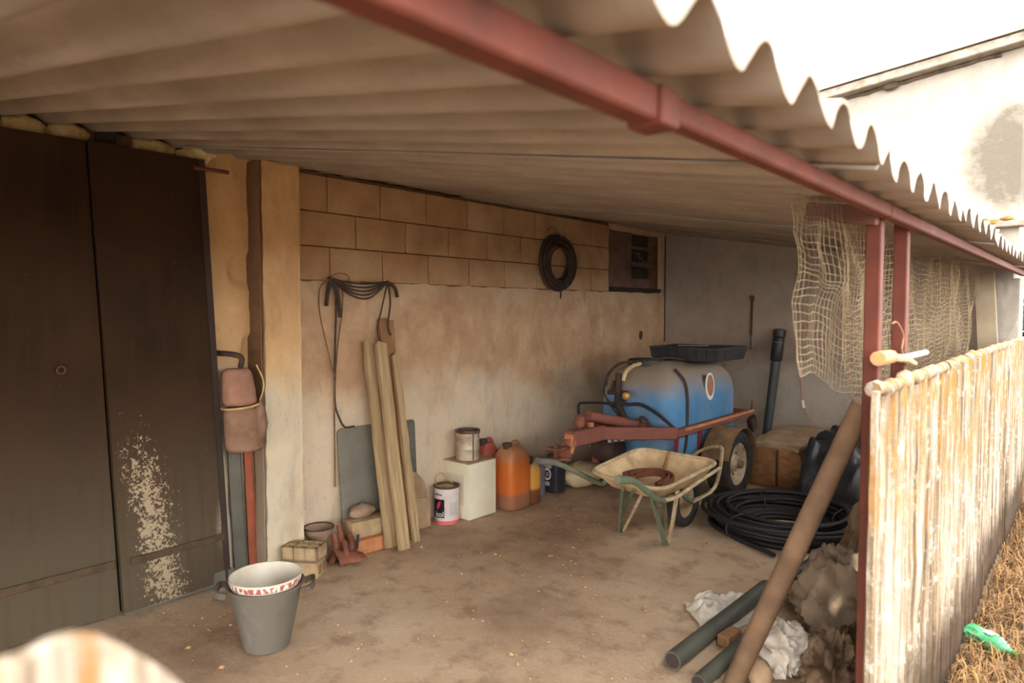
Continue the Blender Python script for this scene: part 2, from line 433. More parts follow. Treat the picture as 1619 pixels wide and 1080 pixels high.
fluid_mat('orange_can', (150, 104, 74), (172, 92, 40), (134, 92, 68), .11, .36)
fluid_mat('yellow_can', (150, 128, 84), (180, 132, 58), (104, 62, 38), .11, .27)
simple('red_can', (140, 78, 64), (138, 66, 50), 10, .6, .1, 40)
simple('grey_bottle', (112, 104, 108), (94, 86, 90), 10, .6, .1, 40)
simple('navy_bottle', (46, 46, 54), (36, 36, 42), 10, .5, .05, 40)
simple('dark_cap', (64, 52, 46), (46, 38, 34), 10, .7, .1, 40)
simple('cream_bag', (186, 170, 138), (160, 142, 112), 8, .85, .35, 30)
simple('brass', (190, 150, 84), (150, 112, 60), 10, .45, .1, 40, metal=.5)
simple('chrome', (210, 206, 200), (150, 144, 136), 30, .3, .1, 60, metal=.9)
simple('pump_dark', (66, 50, 44), (44, 36, 34), 12, .7, .3, 40)
simple('cream_hose', (186, 168, 130), (160, 140, 106), 10, .7, .05, 40)
simple('strap_maroon', (116, 40, 52), (90, 34, 42), 10, .8, .1, 40)
simple('dark_wire', (70, 58, 50), (50, 42, 36), 20, .8, 0)
simple('brown_wire', (120, 92, 66), (92, 70, 50), 20, .8, 0)
simple('pink_wire', (180, 132, 108), (150, 108, 86), 20, .7, 0)
GAIN = 1.0
simple('net', (142, 124, 96), (112, 96, 72), 30, .85, 0)
GAIN = 1.42
simple('black_poly', (36, 35, 35), (28, 27, 27), 8, .55, .05, 30, spec=.35)
simple('dark_pipe', (62, 66, 66), (48, 52, 52), 6, .5, .08, 30, spec=.5)
simple('green_pipe', (76, 77, 68), (60, 60, 52), 6, .6, .1, 30, spec=.4)
def film(name, c1, c2, rough, alpha, tr=.3):
    k = NT(name); a = k.noise(k.obj(), 14, 5, .6)
    k.fin(k.ramp(a, [(.3, c2), (.7, c1)]), rough, 0, .5); k.b.inputs['Alpha'].default_value = alpha
    k.b.inputs['Transmission Weight'].default_value = tr; k.bump(k.noise(k.obj(), 40, 4), .4, .006)
film('clear_film', (206, 198, 186), (176, 166, 150), .4, .9, .1)
film('black_film', (44, 44, 46), (28, 28, 30), .35, 1, 0)
GAIN = 1.0
film('green_bottle', (120, 205, 160), (70, 170, 110), .15, .85, .5)
GAIN = 1.42
simple('sack_brown', (108, 88, 68), (80, 65, 50), 6, .95, .5, 90)
simple('sack_grey', (122, 106, 88), (92, 78, 64), 6, .95, .5, 90)
simple('sack_white', (196, 188, 176), (156, 146, 132), 7, .9, .4, 90)
simple('old_brass_bolt', (96, 84, 72), (70, 60, 50), 10, .6, .1, 40)
simple('shutter_board', (112, 92, 84), (90, 74, 68), 6, .9, .3, 40)
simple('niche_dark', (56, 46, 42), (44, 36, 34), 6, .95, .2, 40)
GAIN = 1.0
simple('white_board', (160, 146, 122), (138, 122, 98), 5, .85, .25, 40)
GAIN = 1.42
def house_mat():
    k = NT('house_plaster'); p = k.pos(); a = k.noise(p, 1.1, 6, .65); b = k.noise(p, 5, 7, .7); f2 = k.noise(p, 30, 5, .7)
    c = k.ramp(b, [(.3, (142, 134, 122)), (.7, (164, 158, 148))])
    x = k.axis(p, 0); z = k.axis(p, 2)
    d2 = k.math('ADD', k.math('POWER', k.math('MULTIPLY', k.math('SUBTRACT', x, -.75), 1.5), 2.0), k.math('POWER', k.math('MULTIPLY', k.math('SUBTRACT', z, 3.05), 1.25), 2.0))
    st = k.thr(k.math('ADD', k.math('MULTIPLY', b, .6), k.math('MULTIPLY', k.math('SUBTRACT', 1.0, k.rng(d2, 0, 1.3)), .45)), .5, .72)
    c = k.mix(k.math('MULTIPLY', st, .8), c, (74, 67, 58))
    c = k.mix(k.math('MULTIPLY', k.thr(f2, .62, .75), .25), c, (150, 134, 112))
    k.fin(c, .95, 0, .15); k.bump(f2, .4, .01)
GAIN = 1.0
house_mat()
GAIN = 1.42
GAIN = 1.0
simple('eave_cement', (142, 134, 122), (104, 94, 82), 8, .95, .5, 30)
GAIN = 1.42
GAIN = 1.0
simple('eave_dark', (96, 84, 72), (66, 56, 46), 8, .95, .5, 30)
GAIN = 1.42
GAIN = 1.0
simple('ochre_post', (146, 110, 58), (92, 66, 40), 7, .9, .4, 40)
GAIN = 1.42
GAIN = 1.0
simple('straw', (128, 98, 62), (98, 72, 44), 9, .95, 0, rnd=0)
GAIN = 1.42
GAIN = 1.0
simple('straw_dark', (84, 60, 38), (64, 46, 30), 9, .95, 0)
GAIN = 1.42
GAIN = 1.0
simple('leaf', (84, 98, 46), (60, 76, 32), 9, .8, 0)
GAIN = 1.42
simple('bark', (110, 88, 66), (80, 62, 46), 9, .9, .3, 30)
simple('pebble', (178, 146, 108), (134, 104, 74), 30, .95, .3, 60)

# ------------------------------------------------------------------ setting
XW, YF = -3.443, 6.39            # long wall face, end wall face
SL, Z0 = 0.1675, 2.239           # roof fall and mid height at the long wall
PITCH, AMP, YT = 0.169, 0.029, 1.118
def roof_z(X): return Z0 - SL * (X - XW)
def wave(Y): return -AMP * math.cos(2 * PI * (Y - YT) / PITCH)

# dirt floor inside
b = MB()
def ffn(u, v):
    x = -3.75 + u * 3.295; y = -1.6 + v * 8.15
    return V((x, y, 0.006 * fr((x, y, 0), 1.6, 4) - .004))
b.grid(ffn, 66, 160)
tag(b.build('floor', 'dirt', smooth=60, org=(0, 0, 0)), 'packed brown dirt floor of the shed', 'floor', kind='structure')
b = MB()
def gfn(u, v):
    x = -.50 + u * 14.4; y = -7 + v * 22
    return V((x, y, 0.02 * fr((x, y, 3), .8, 4) - .012))
b.grid(gfn, 40, 60)
b2 = MB().grid(lambda u, v: V((-30 + u * 75, -30 + v * 70, -.05)), 4, 4)
tag(b.build('ground', 'dry_ground', smooth=60, org=(0, 0, 0)), 'dry yard ground outside the corrugated fence', 'ground', kind='structure')
tag(b2.build('ground_beyond', 'dry_ground', org=(0, 0, 0)), 'wide dry ground around the shed', 'ground', kind='structure')

# long wall: backing, mortar bed, plaster panel, blocks
b = MB()
b.box((-3.80, -1.6, 0), (-3.53, YF + .3, 2.28))
b.box((-3.53, 2.06, 1.585), (XW - .014, 5.36, 2.215))             # mortar bed behind the blocks
b.box((-3.53, -1.6, 2.16), (XW - .03, 1.64, 2.23))                # lintel strip above the doors
wall_left = tag(b.build('wall_left', 'mortar', org=(XW, 2, 0)), 'long tan wall of concrete blocks above stained plaster', 'wall', kind='structure')
b = MB()
def pfn(u, v):
    y = 2.05 + u * (YF + .02 - 2.05); zt = 1.592 + .012 * fr((y, 0, 0), 7, 3)
    z = v * zt
    x = XW + .006 * fr((y, z, 2), 2.2, 5) - (.01 * max(0, v - .97) / .03)
    return V((x, y, z)), V((-1, 0, 0))
b.slab(pfn, 140, 52, .085); b.build('plaster_panel', 'plaster', wall_left, smooth=50)
MB().box((-3.53, 6.285, 1.58), (XW - .002, YF + .02, 2.22)).box((-3.53, 5.345, 2.165), (XW - .002, 6.29, 2.22)).build('window_surround', 'plaster', wall_left)
b = MB()
def pfn2(u, v):
    y = 1.60 + u * .46; z = v * 2.235
    x = XW + .012 * fr((y, z, 5), 4.5, 5) - .004 - .028 * smstep(.62, .72, noise.noise(V((y*7, z*3.1, 1.3))) + .5)
    return V((x, y, z)), V((-1, 0, 0))
b.slab(pfn2, 24, 100, .07); b.build('plaster_strip', 'pillar_plaster', wall_left, smooth=50)
blk = {}
def block(y0, y1, z0, z1):
    w, h = round(y1 - y0, 3), round(z1 - z0, 3)
    m = MB(); nu, nv = 8, 5; sd = random.random() * 50
    def q(u, v):
        e = min(u, 1-u) * w, min(v, 1-v) * h
        d = .006 * (1 - smstep(0, .018, min(e)))
        return V((XW + random.uniform(-.002, .002) + .004 * fr((u*w + sd, v*h, 0), 6, 3) - d, y0 + u*w, z0 + v*h)), V((-1, 0, 0))
    m.slab(q, nu, nv, .03)
    m.build('block', 'block', wall_left, smooth=40)
CZ = [(1.598, 1.786), (1.795, 1.986), (1.995, 2.196)]
for ci, (z0, z1) in enumerate(CZ):
    off = {0: 2.349, 1: 2.15, 2: 2.335}[ci]
    ys = [2.07] + [off + .388 * k for k in range(0 if off > 2.2 else 1, 9)]
    ys = [y for y in ys if y < 5.25] + [5.345]
    for a_, c_ in zip(ys[:-1], ys[1:]):
        if c_ - a_ > .04: block(a_ + .004, c_ - .004, z0, z1)
# rough stones over the doors, under the roof
yy = .30
while yy < 1.62:
    w = random.uniform(.13, .24); h = random.uniform(.045, .075)
    if not (1.13 < yy + w/2 < 1.2):
        m = MB().blob((XW - .042, yy + w/2, 2.195), (.055, w*.55, h), seed=yy*10, amp=.22, fr=1.6, nu=14, nv=9); m.build('stone', 'rubble', wall_left, smooth=50)
    yy += w
# square hole above the seam, painted on as a solid dark block
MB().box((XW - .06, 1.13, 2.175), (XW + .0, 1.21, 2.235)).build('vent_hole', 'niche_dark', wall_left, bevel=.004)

# end wall
b = MB()
def efn(u, v):
    x = XW - .05 + u * 2.97; zt = roof_z(x) - .008
    z = v * zt
    return V((x, YF + .006 * fr((x, z, 7), 2, 5), z)), V((0, 1, 0))
b.slab(efn, 60, 44, .25)
wf = tag(b.build('wall_far', 'far_plaster', smooth=50, org=(-2, YF, 0)), 'dim plastered end wall behind the blue tank', 'wall', kind='structure')
MB().tube([(XW + .006, YF - .004, 2.18), (XW + .010, YF - .008, 1.6), (XW + .006, YF - .004, 1.1)], .006, 6).build('corner_line', 'niche_dark', wf)  # thin dark line down the corner of the two walls
b = MB()
def prfn(u, v):
    x = -.64 + u * .165; z = v * 1.66
    return V((x, 6.3 + .008 * fr((x*3, z, 7), 4, 4), z)), V((0, 1, 0))
b.slab(prfn, 10, 60, .34)
tag(b.build('wall_end', 'house_plaster', smooth=50), 'whitewashed end pier where the roof stops by the leaning white board', 'wall', kind='structure')

# plastered pillar on the long wall
PX = -3.325
b = MB()
y0p, y1p = onX(418, 500, PX).y, onX(476, 500, PX).y
def pilf(u, v):
    z = v * 2.20
    n_ = .010 * fr((u*.45, z, 1), 7, 5)
    if u < .25: t = u / .25; p = V((XW - .06 + (PX - XW + .06) * t, y0p + n_*.7, z))
    elif u < .8: t = (u - .25) / .55; p = V((PX + n_, y0p + (y1p - y0p) * t + (n_*.6 if t in (0, 1) else 0), z))
    else: t = (u - .8) / .2; p = V((PX - (PX - XW + .06) * t, y1p + n_*.7, z))
    return p
b.grid(pilf, 40, 90)
trim1 = tag(b.build('trim_1', 'pillar_plaster', smooth=40, org=(PX, (y0p+y1p)/2, 0)), 'rough plastered pillar beside the metal doors', 'pillar', kind='structure')

plaster('brown_plaster', (112, 90, 70), (100, 74, 54), (128, 114, 96), .5, 2.6, 14)
MB().slab(lambda u, v: (V((XW - .03 + (PX - .004 - XW + .03)*u, y0p - .018 + .006*fr((u*.12, v*2.2, 3), 7, 4), v*2.2)), V((0, 1, 0))), 8, 90, .006).build('brown_side', 'brown_plaster', trim1, smooth=50)  # darker brown skin over the pillar side that faces the doors

# small blocked window in the long wall
win = thing('window_1', (XW - .04, 5.82, 1.63), 'small blocked window with a grey board and three dark openings', 'window', kind='structure')
MB().box((-3.54, 5.36, 1.63), (-3.525, 6.28, 2.17)).build('recess_back', 'niche_dark', win)
MB().box((-3.53, 5.37, 1.64), (-3.47, 5.78, 2.16)).build('board', 'shutter_board', win, bevel=.006)
for i, (a_, c_) in enumerate(((1.64, 1.735), (1.85, 1.90), (2.02, 2.05))):
    MB().box((-3.53, 5.78, a_), (-3.475, 6.19, c_)).build('bar', 'shutter_board', win, bevel=.005)
MB().box((-3.53, 6.17, 1.64), (-3.46, 6.28, 2.16)).build('side_post', 'mortar', win, bevel=.006)
for i, z in enumerate((1.735, 1.90, 2.05)):
    MB().box((-3.523, 5.785, z + .004), (-3.519, 6.168, z + .108)).build('opening_dark', 'print_dark', win)  # dark plates painted as the gloom inside the three openings
MB().beam((-3.505, 5.86, 1.995), (-3.505, 6.10, 1.90), .012, .022).build('broken_lath', 'shutter_board', win)
MB().beam((-3.505, 5.97, 1.99), (-3.505, 5.99, 1.90), .012, .018).build('broken_lath', 'shutter_board', win)
MB().box((-3.53, 5.36, 1.60), (-3.425, 6.29, 1.637)).build('window_sill', 'niche_dark', win, bevel=.006)

# metal double door
door = thing('door_1', (XW, 1.2, 0), 'dark flaking metal double door under the roof', 'door', kind='structure')
DX = -3.375
def leaf(p0t, p1t, p1b, p0b, th):
    m = MB()
    def q(u, v):
        a_ = V(p0b).lerp(V(p1b), u); c_ = V(p0t).lerp(V(p1t), u); p = a_.lerp(c_, v)
        p.x += .004 * fr((p.y, p.z, 0), 1.6, 3); return p, V((-1, 0, 0))
    m.slab(q, 16, 40, th); return m.build('leaf', 'door_paint', door, smooth=40)
sT, sB = onX(138, 222, DX), onX(194, 962, DX); rT, rB = onX(322, 253, DX), onX(364, 914, DX)
sB.z = .03; rB.z = .03
lT, lB = V((DX, sT.y - .62, sT.z - .005)), V((DX, sB.y - .62, .03))
L1 = leaf(lT, sT - V((0, .008, 0)), sB - V((0, .012, 0)), lB, .05)
sT2, sB2 = sT.copy(), sB.copy(); sT2.x += .012; sB2.x += .022
L2 = leaf(sT2, rT, rB, sB2, .062)
for lf, a_, c_ in ((L1, lB, sB), (L2, sB2, rB)):
    d = V((.006, 0, .235)); q = V((0, .03, 0))
    MB().beam(a_ + d + q, c_ + d - q, .012, .035).build('weld_strip', 'rust_strip', lf, bevel=.003)
MB().beam(rB + V((.004, -.014, 0)), rT + V((.004, -.014, 0)), .03, .012, up=(1, 0, 0)).build('edge_strip', 'niche_dark', L2, bevel=.002)
MB().tube([(DX + .012, onX(95, 578, DX).y + .016 * math.cos(t*PI/6), 1.165 + .016 * math.sin(t*PI/6)) for t in range(12)], .004, 6, closed=True).build('pull_ring', 'dark_steel', L1)
MB().beam((XW + .03, sB.y + .02, .035), (XW + .075, rB.y + .02, .055), .012, .075).build('kick_plate', 'grey_strip', door, bevel=.003)
MB().tube([(DX + .005, rT.y - .05, rT.z - .045), (DX + .01, rT.y + .12, rT.z - .045)], .010, 8).build('hinge_rod', 'dark_steel', door)

# roof of corrugated sheets
ceil = thing('ceiling', (-1.9, 2.5, 2.0), 'sloping roof of weathered corrugated fibre cement sheets', 'roof', kind='structure')
NW = 6; shw = NW * PITCH
k0 = -9
for k in range(k0, 6):
    ya = YT - PITCH/2 + .42 + k * shw; yb = ya + shw + PITCH * .55
    if k == 5: yb = min(yb, 6.62)
    if ya > 6.5: break
    xe = -.35 + random.uniform(-.012, .012) + (.035 if ya < .6 and yb > .4 and k == -1 else 0)
    if k > 2: xe -= .012 * (k - 2)
    lift = .009 * (1 if k % 2 else 0)
    b = MB()
    def rfn(u, v, ya=ya, yb=yb, xe=xe, lift=lift, k=k):
        y = ya + (yb - ya) * v; x = -3.72 + (xe + 3.72) * u
        z = roof_z(x) + wave(y) + lift + .004 * fr((x*.7, y*.3, k), 1, 3)
        x2 = x + (.006 * fr((y, k, 0), 14, 3) if u > .99 else 0)
        return V((x2, y, z)), V((0, 0, 1))
    b.slab(rfn, 14, 12 * (NW + 1), .008)
    b.build('corrugated_sheet', 'fibre_cement', ceil, smooth=50)

# purlins, posts
zb = lambda X: roof_z(X) - AMP - .002
PXN = -.455
def purlin(y0, y1, X, w, h, name='steel_purlin', m='red_steel'):
    zc = zb(X) - h/2
    return MB().beam((X, y0, zc), (X, y1, zc), w, h, up=(0, 0, 1)).build(name, m, bevel=.004)
tag(purlin(-1.5, .79, PXN, .040, .046), 'thicker red steel purlin running under the roof edge up to the joint', 'beam')
tag(purlin(.83, 2.07, PXN, .032, .036), 'thinner red steel purlin between the joint and the first post', 'beam')
tag(MB().box((PXN - .026, .785, zb(PXN) - .050), (PXN + .026, .835, zb(PXN) - .001)).build('steel_sleeve', 'red_steel', bevel=.003), 'red steel sleeve joining the two purlins under the roof edge', 'bracket')
tag(purlin(2.075, 6.28, PXN, .032, .036), 'red steel purlin running from the first post to the white pier', 'beam')
PPX = -.494; P1 = onX(1378, 600, PPX); p1y = P1.y
tag(MB().beam((-.665, p1y - .045, zb(-.66) - .032), (-.476, p1y - .045, zb(-.476) - .032), .04, .05).build('steel_crossbar', 'dark_steel', bevel=.003), 'short dark crossbar on top of the first red post', 'beam')
def post(y, X, label, w=.040):
    t = thing('steel_post', (X, y, 0), label, 'post')
    h = zb(X) - .006
    m = MB().box((X - w/2, y - w/2, 0), (X + w/2, y + w/2, h)); m.build('upright', 'red_steel', t, bevel=.003)
    MB().box((X - w*.8, y - w*.8, h - .006), (X + w*.8, y + w*.8, h + .004)).build('cap_plate', 'dark_steel', t, bevel=.001)
    MB().box((X + w/2, y - .012, .60), (X + w/2 + .012, y + .012, .66)).build('lug', 'dark_steel', t, bevel=.002)
    return t
post(p1y, PPX, 'red steel post at the fence end beside the open bay')
post(onX(1423, 500, PPX).y, PPX, 'second red steel post behind the fence with a stick tied on')

# corrugated fence
FX = -.432
def fence_sheet(parent, ya, yb, ztop, lift, seed, rnd=None):
    b = MB()
    nv = max(12, int((yb - ya) / PITCH * 12))
    def q(u, v):
        y = ya + (yb - ya) * v
        zt = ztop + (.010 if rnd else .016) * fr((y, seed, 0), 9, 3) + 0
        if rnd: zt -= rnd(y)
        z = -.06 + u * (zt + .06)
        x = FX + lift + .011 * math.cos(2*PI*(y - .09)/(PITCH*.6)) + .004 * fr((y, z, seed), 6, 3)
        return V((x, y, z)), V((-1, 0, 0))
    b.slab(q, 30, nv, .014)
    return b.build('corrugated_sheet', 'lichen_cement', parent, smooth=50)
fen = thing('corrugated_fence', (FX, 4, 0), 'low fence of sun-bleached corrugated sheets with ochre lichen and dirty foot', 'fence')
ya = onX(1383, 610, FX).y
for i in range(4):
    fence_sheet(fen, ya + i * 1.06, ya + i * 1.06 + 1.06 + .08, 1.215, .010 * (i % 2), i * 3.1)
for i in range(4):
    ys_ = [ya + i*1.06 + .02 + k*.04 for k in range(26)]
    MB().tube([V((FX - .008 + .006*fr((y, 2, 0), 11, 3), y, 1.212 + .014*fr((y, 7, 0), 8, 3))) for y in ys_], [.021 + .007*fr((y, 5, 0), 13, 3) for y in ys_], 8).build('mortar_cap', 'lichen_cement', fen, smooth=60)
fen2 = thing('corrugated_fence', (FX, -.6, 0), 'short stub of lichen-spotted corrugated fence with a worn rounded corner', 'fence')
def rcorner(y):
    t = max(0, (y - .105) / .075); return .05 * min(1.2, t) ** 2.2 + .06 * max(0, .10 - y)
fence_sheet(fen2, -.9, .185, 1.236, 0, 20, rcorner)

# house behind
hs = thing('neighbour_house', (-2.5, 9.2, 0), 'sunlit white plastered house with sloping eaves above the shed roof', 'house')
hx0, hx1 = -7.0, -.70
def hz(x): return 3.95 + (x + 2.823) * .105
MB().prism([(hx0, -.05), (hx1, -.05), (hx1, hz(hx1)), (hx0, hz(hx0))], 'y', 9.0, 13).build('wall', 'house_plaster', hs)
MB().beam((hx0, 8.93, hz(hx0) + .06), (hx1 + .1, 8.93, hz(hx1 + .1) + .06), .22, .10).build('eave_board', 'eave_cement', hs, bevel=.01)
b = MB(); b.tube([(hx0 + i*.1, 8.99, hz(hx0 + i*.1) - .01 + .02 * fr((i*.7, 0, 0), 1, 3)) for i in range(int((hx1-hx0)/.1))], .022, 6); b.build('eave_shadow_line', 'eave_dark', hs)  # shadow line under the eave, painted as a dark rough tube
MB().blob((-1.95, 8.96, hz(-1.95) - .02), (.09, .05, .05), 3, .2, 2, 12, 8).build('mortar_lump', 'eave_dark', hs, smooth=50)
lz = onY(1585, 352, 8.9).z
MB().box((-2.6, 8.86, lz - .05), (hx1 + .05, 9.02, lz + .02)).build('ledge', 'eave_cement', hs, bevel=.01)
for k in range(6): MB().blob((-1.35 + .11*k, 8.90, lz + .01 + .02*(k % 2)), (.07, .05, .035), k + 2, .2, 2, 12, 8).build('lichen_lump', 'ochre_post', hs, smooth=50)
MB().beam((hx0, 9.6, hz(hx0) + .16), (hx1 + .14, 9.6, hz(hx1 + .14) + .16), 1.6, .07).build('roof_edge', 'fibre_cement', hs)

# ------------------------------------------------------------------ tank sprayer trailer
tr = thing('sprayer_trailer', (-2.62, 4.95, 0), 'blue plastic sprayer tank on a red two-wheeled trailer', 'trailer')
TX0, TX1, TY0, TY1, TZ0, TZ1 = -2.95, -2.295, 4.40, 5.58, .26, 1.03
b = MB()
nz, na = 18, 48
def sup(t, p):  # superellipse
    c, s_ = math.cos(t), math.sin(t)
    return math.copysign(abs(c)**(2/p), c), math.copysign(abs(s_)**(2/p), s_)
vs_ = []; fs = []
for j in range(nz + 1):
    v = j / nz
    z = TZ0 + (TZ1 - TZ0) * v
    k = 1.0
    if v > .62: k = math.sqrt(max(0.0, 1 - ((v - .62) / .40) ** 2.4)) * .999
    if v < .16: k = .80 + .20 * math.sin(v / .16 * PI / 2)
    kx = k; ky = 1 - (1 - k) * .55
    for i in range(na):
        cx_, cy_ = sup(2*PI*i/na, 7)
        vs_.append(V(((TX0+TX1)/2 + cx_*(TX1-TX0)/2*kx, (TY0+TY1)/2 + cy_*(TY1-TY0)/2*ky, z)))
for j in range(nz):
    for i in range(na): fs.append((j*na+i, j*na+(i+1) % na, (j+1)*na+(i+1) % na, (j+1)*na+i))
fs.append(tuple(range(na-1, -1, -1))); fs.append(tuple(nz*na + i for i in range(na)))
b.add(vs_, fs); tank = b.build('tank', 'blue_tank', tr, smooth=50)
# embossed groove strap on the side, filler collar
gy = onX(1086, 640, TX1).y
MB().tube(spline([(TX1 - .10, gy, .985), (TX1 - .02, gy, .90), (TX1 + .004, gy, .78), (TX1 + .006, gy, .60), (TX1 + .004, gy - .02, .42), (TX1 - .02, gy - .05, .32)], 6), .011, 6).build('tank_strap', 'dark_wire', tank, smooth=60)
MB().lathe([(.14, 1.0), (.14, 1.04), (.125, 1.048), (0.02, 1.052)], (-2.66, 4.66, 0), 24).build('filler_lid', 'dusty_black', tank, smooth=40)
# oval badge on the tank side
lc = onX(1123, 611, TX1 + .004)
def oval(cy, cz, ry, rz, X, n=28, th=.003, tilt=0):
    pl = []
    for i in range(n):
        t = 2*PI*i/n; a_, c_ = ry*math.cos(t), rz*math.sin(t)
        pl.append((cy + a_*math.cos(tilt) - c_*math.sin(tilt), cz + a_*math.sin(tilt) + c_*math.cos(tilt)))
    return MB().prism(pl, 'x', X, X + th)
bd = oval(lc.y, lc.z, .075, .108, TX1 - .004, tilt=.16, th=.008).build('badge', 'print_white', tank)
oval(lc.y, lc.z + .008, .055, .085, TX1 + .0045, th=.001, tilt=.16).build('badge_field', 'burlap_pink', bd)
fl = [(-.012, -.06), (.018, -.058), (.036, -.03), (.03, .0), (.012, .012), (.016, .04), (.0, .075), (-.018, .05), (-.01, .015), (-.028, -.005), (-.034, -.035)]
MB().prism([(lc.y + p[0], lc.z + .006 + p[1]) for p in fl], 'x', TX1 + .0055, TX1 + .007).build('badge_figure', 'brick_clay', bd)
oval(lc.y + .004, lc.z - .035, .014, .016, TX1 + .007, th=.0015, n=14).build('badge_head', 'burlap_pink', bd)
# frame
RZ = .555
fr_ = MB()
RS = TX1 + .045; LS = TX0 - .045
b = MB().beam((RS, TY0 - .04, RZ), (RS, TY1 + .10, RZ), .045, .055); b.build('side_rail', 'red_machine', tr, bevel=.005)
MB().beam((LS, TY0 - .04, RZ), (LS, TY1 + .10, RZ), .045, .055).build('side_rail', 'red_machine', tr, bevel=.005)
MB().beam((RS + .03, TY0 + .05, RZ + .018), (RS + .03, TY1 + .12, RZ + .018), .016, .022).build('boom_tube', 'brick_clay', tr, bevel=.004)
MB().beam((LS, TY0 - .03, RZ), (RS, TY0 - .03, RZ), .045, .055).build('front_rail', 'red_machine', tr, bevel=.005)
MB().beam((LS, TY1 + .08, RZ), (RS, TY1 + .08, RZ), .045, .055).build('rear_rail', 'red_machine', tr, bevel=.005)
for X in (RS, LS):
    for y in (TY0 + .04, TY0 + .42):
        MB().beam((X - .03 * (1 if X == RS else -1), y, RZ - .02), (X - .05 * (1 if X == RS else -1), y, .24), .012, .05, up=(0, 1, 0)).build('hanger', 'strap_maroon', tr, bevel=.002)
MB().beam((LS, TY0 + .05, .25), (LS, TY1, .25), .05, .05).build('under_rail', 'red_machine', tr, bevel=.004)
MB().beam((RS - .06, TY0 + .05, .25), (RS - .06, TY1, .25), .05, .05).build('under_rail', 'red_machine', tr, bevel=.004)
# drawbar: two converging channels, sloped nose, hitch fork
J = onX(945, 684, -2.60); J2 = onX(900, 694, -2.60); Hh = onX(884, 710, -2.60)
MB().beam((RS, TY0 - .03, RZ), J + V((.03, 0, 0)), .05, .085).build('drawbar', 'red_machine', tr, bevel=.006)
MB().beam((LS, TY0 - .03, RZ), J + V((-.03, 0, 0)), .05, .085).build('drawbar', 'red_machine', tr, bevel=.006)
MB().beam(J + V((0, .03, .0)), J2, .10, .10).build('drawbar_nose', 'red_machine', tr, bevel=.008)
MB().beam(J2 + V((0, .03, .02)), J2 + V((0, -.03, -.09)), .07, .06, up=(0, 1, 0)).build('nose_plate', 'brick_clay', tr, bevel=.006)
hk = MB()
c0 = Hh + V((0, .02, -.02))
hk.box(c0 + V((-.05, -.10, .02)), c0 + V((.05, .03, .034))); hk.box(c0 + V((-.05, -.10, -.045)), c0 + V((.05, .03, -.031))); hk.box(c0 + V((-.05, -.0, -.045)), c0 + V((.05, .03, .034)))
hk.build('hitch_fork', 'rusty_iron', tr, bevel=.004)
MB().tube([c0 + V((0, -.06, -.06)), c0 + V((0, -.06, .06))], .012, 10).build('hitch_pin', 'dark_steel', tr, smooth=40)
MB().tube([J2 + V((0, -.015, -.14)), J2 + V((0, -.015, .0))], [.022, .026], 10).build('parking_stub', 'red_machine', tr, smooth=40)
# jack / shaft lying on the drawbar
A, B_ = onX(930, 657, -2.60), onX(1008, 672, -2.52)
MB().tube([A, A.lerp(B_, .5), B_], [.034, .036, .034], 12).build('lift_shaft', 'red_machine', tr, smooth=40)
MB().tube([B_, B_ + (B_-A).normalized()*.06], .048, 12).build('shaft_collar', 'rusty_iron', tr, smooth=40)
C_ = onX(1018, 676, -2.47)
MB().box(C_ + V((-.05, -.04, -.09)), C_ + V((.03, .04, .03))).build('shaft_bracket', 'rusty_iron', tr, bevel=.008)
MB().tube(spline([C_ + V((0, 0, .02)), C_ + V((-.02, -.03, .07)), C_ + V((.03, -.03, .075)), C_ + V((.05, 0, 0))], 5), .008, 6).build('chain_loop', 'pump_dark', tr, smooth=60)
MB().beam(onX(934, 668, -2.6), onX(934, 680, -2.6), .03, .03, up=(0, 1, 0)).build('shaft_stand', 'brick_clay', tr, bevel=.003)
MB().blob(onX(916, 668, -2.62), (.04, .04, .05), 2, .2, 2, 12, 8).build('shaft_joint', 'rusty_iron', tr, smooth=50)
# valve column and hoses at the tank front
VY = TY0 - .06
def f(x, y, Y=VY): return onY(x, y, Y)
b = MB(); b.tube([f(978, 590), f(977, 640), f(990, 668)], [.022, .030, .022], 10); b.tube([f(962, 620), f(992, 622)], .018, 8); b.tube([f(966, 640), f(988, 636)], .02, 8)
b.tube([f(972, 603), f(966, 618)], .016, 8)
vc = b.build('valve_column', 'pump_dark', tr, smooth=50)
MB().lathe([(.010, -.02), (.026, -.014), (.026, .012), (.012, .02)], (0, 0, 0), 14).xf(Matrix.Translation(f(990, 626, VY - .05)) @ Matrix.Rotation(PI/2, 4, 'X')).build('gauge', 'brass', vc, smooth=40)
for q, w, m in ((( (915, 655), (915, 640), (925, 637), (960, 638), (975, 645)), .010, 'black_plastic'), (((990, 640), (1012, 640), (1035, 652), (1055, 668), (1071, 682)), .013, 'black_plastic'),
               (((957, 610), (962, 592), (978, 576), (1000, 570)), .012, 'pump_dark'), (((985, 602), (990, 588), (1002, 578), (1014, 574)), .015, 'cream_hose'),
               (((1000, 578), (1025, 572), (1060, 575), (1100, 580)), .010, 'pump_dark'), (((960, 600), (955, 620), (965, 640), (980, 660)), .008, 'dark_wire')):
    pts = [f(x, y, VY + (0.02 if i else 0)) for i, (x, y) in enumerate(q)]
    if q[0] == (1000, 578): pts = [f(1000, 578, TY0 + .02), V((-2.60, 4.60, 1.045)), V((-2.50, 4.74, 1.058)), V((-2.44, 4.85, 1.04))]
    if q[0] == (957, 610): pts[-1] = f(1000, 572, TY0 + .06)
    if q[0] == (985, 602): pts[-1] = f(1012, 575, TY0 + .10)
    MB().tube(spline(pts, 6), w, 8).build('hose', m, tr, smooth=60)
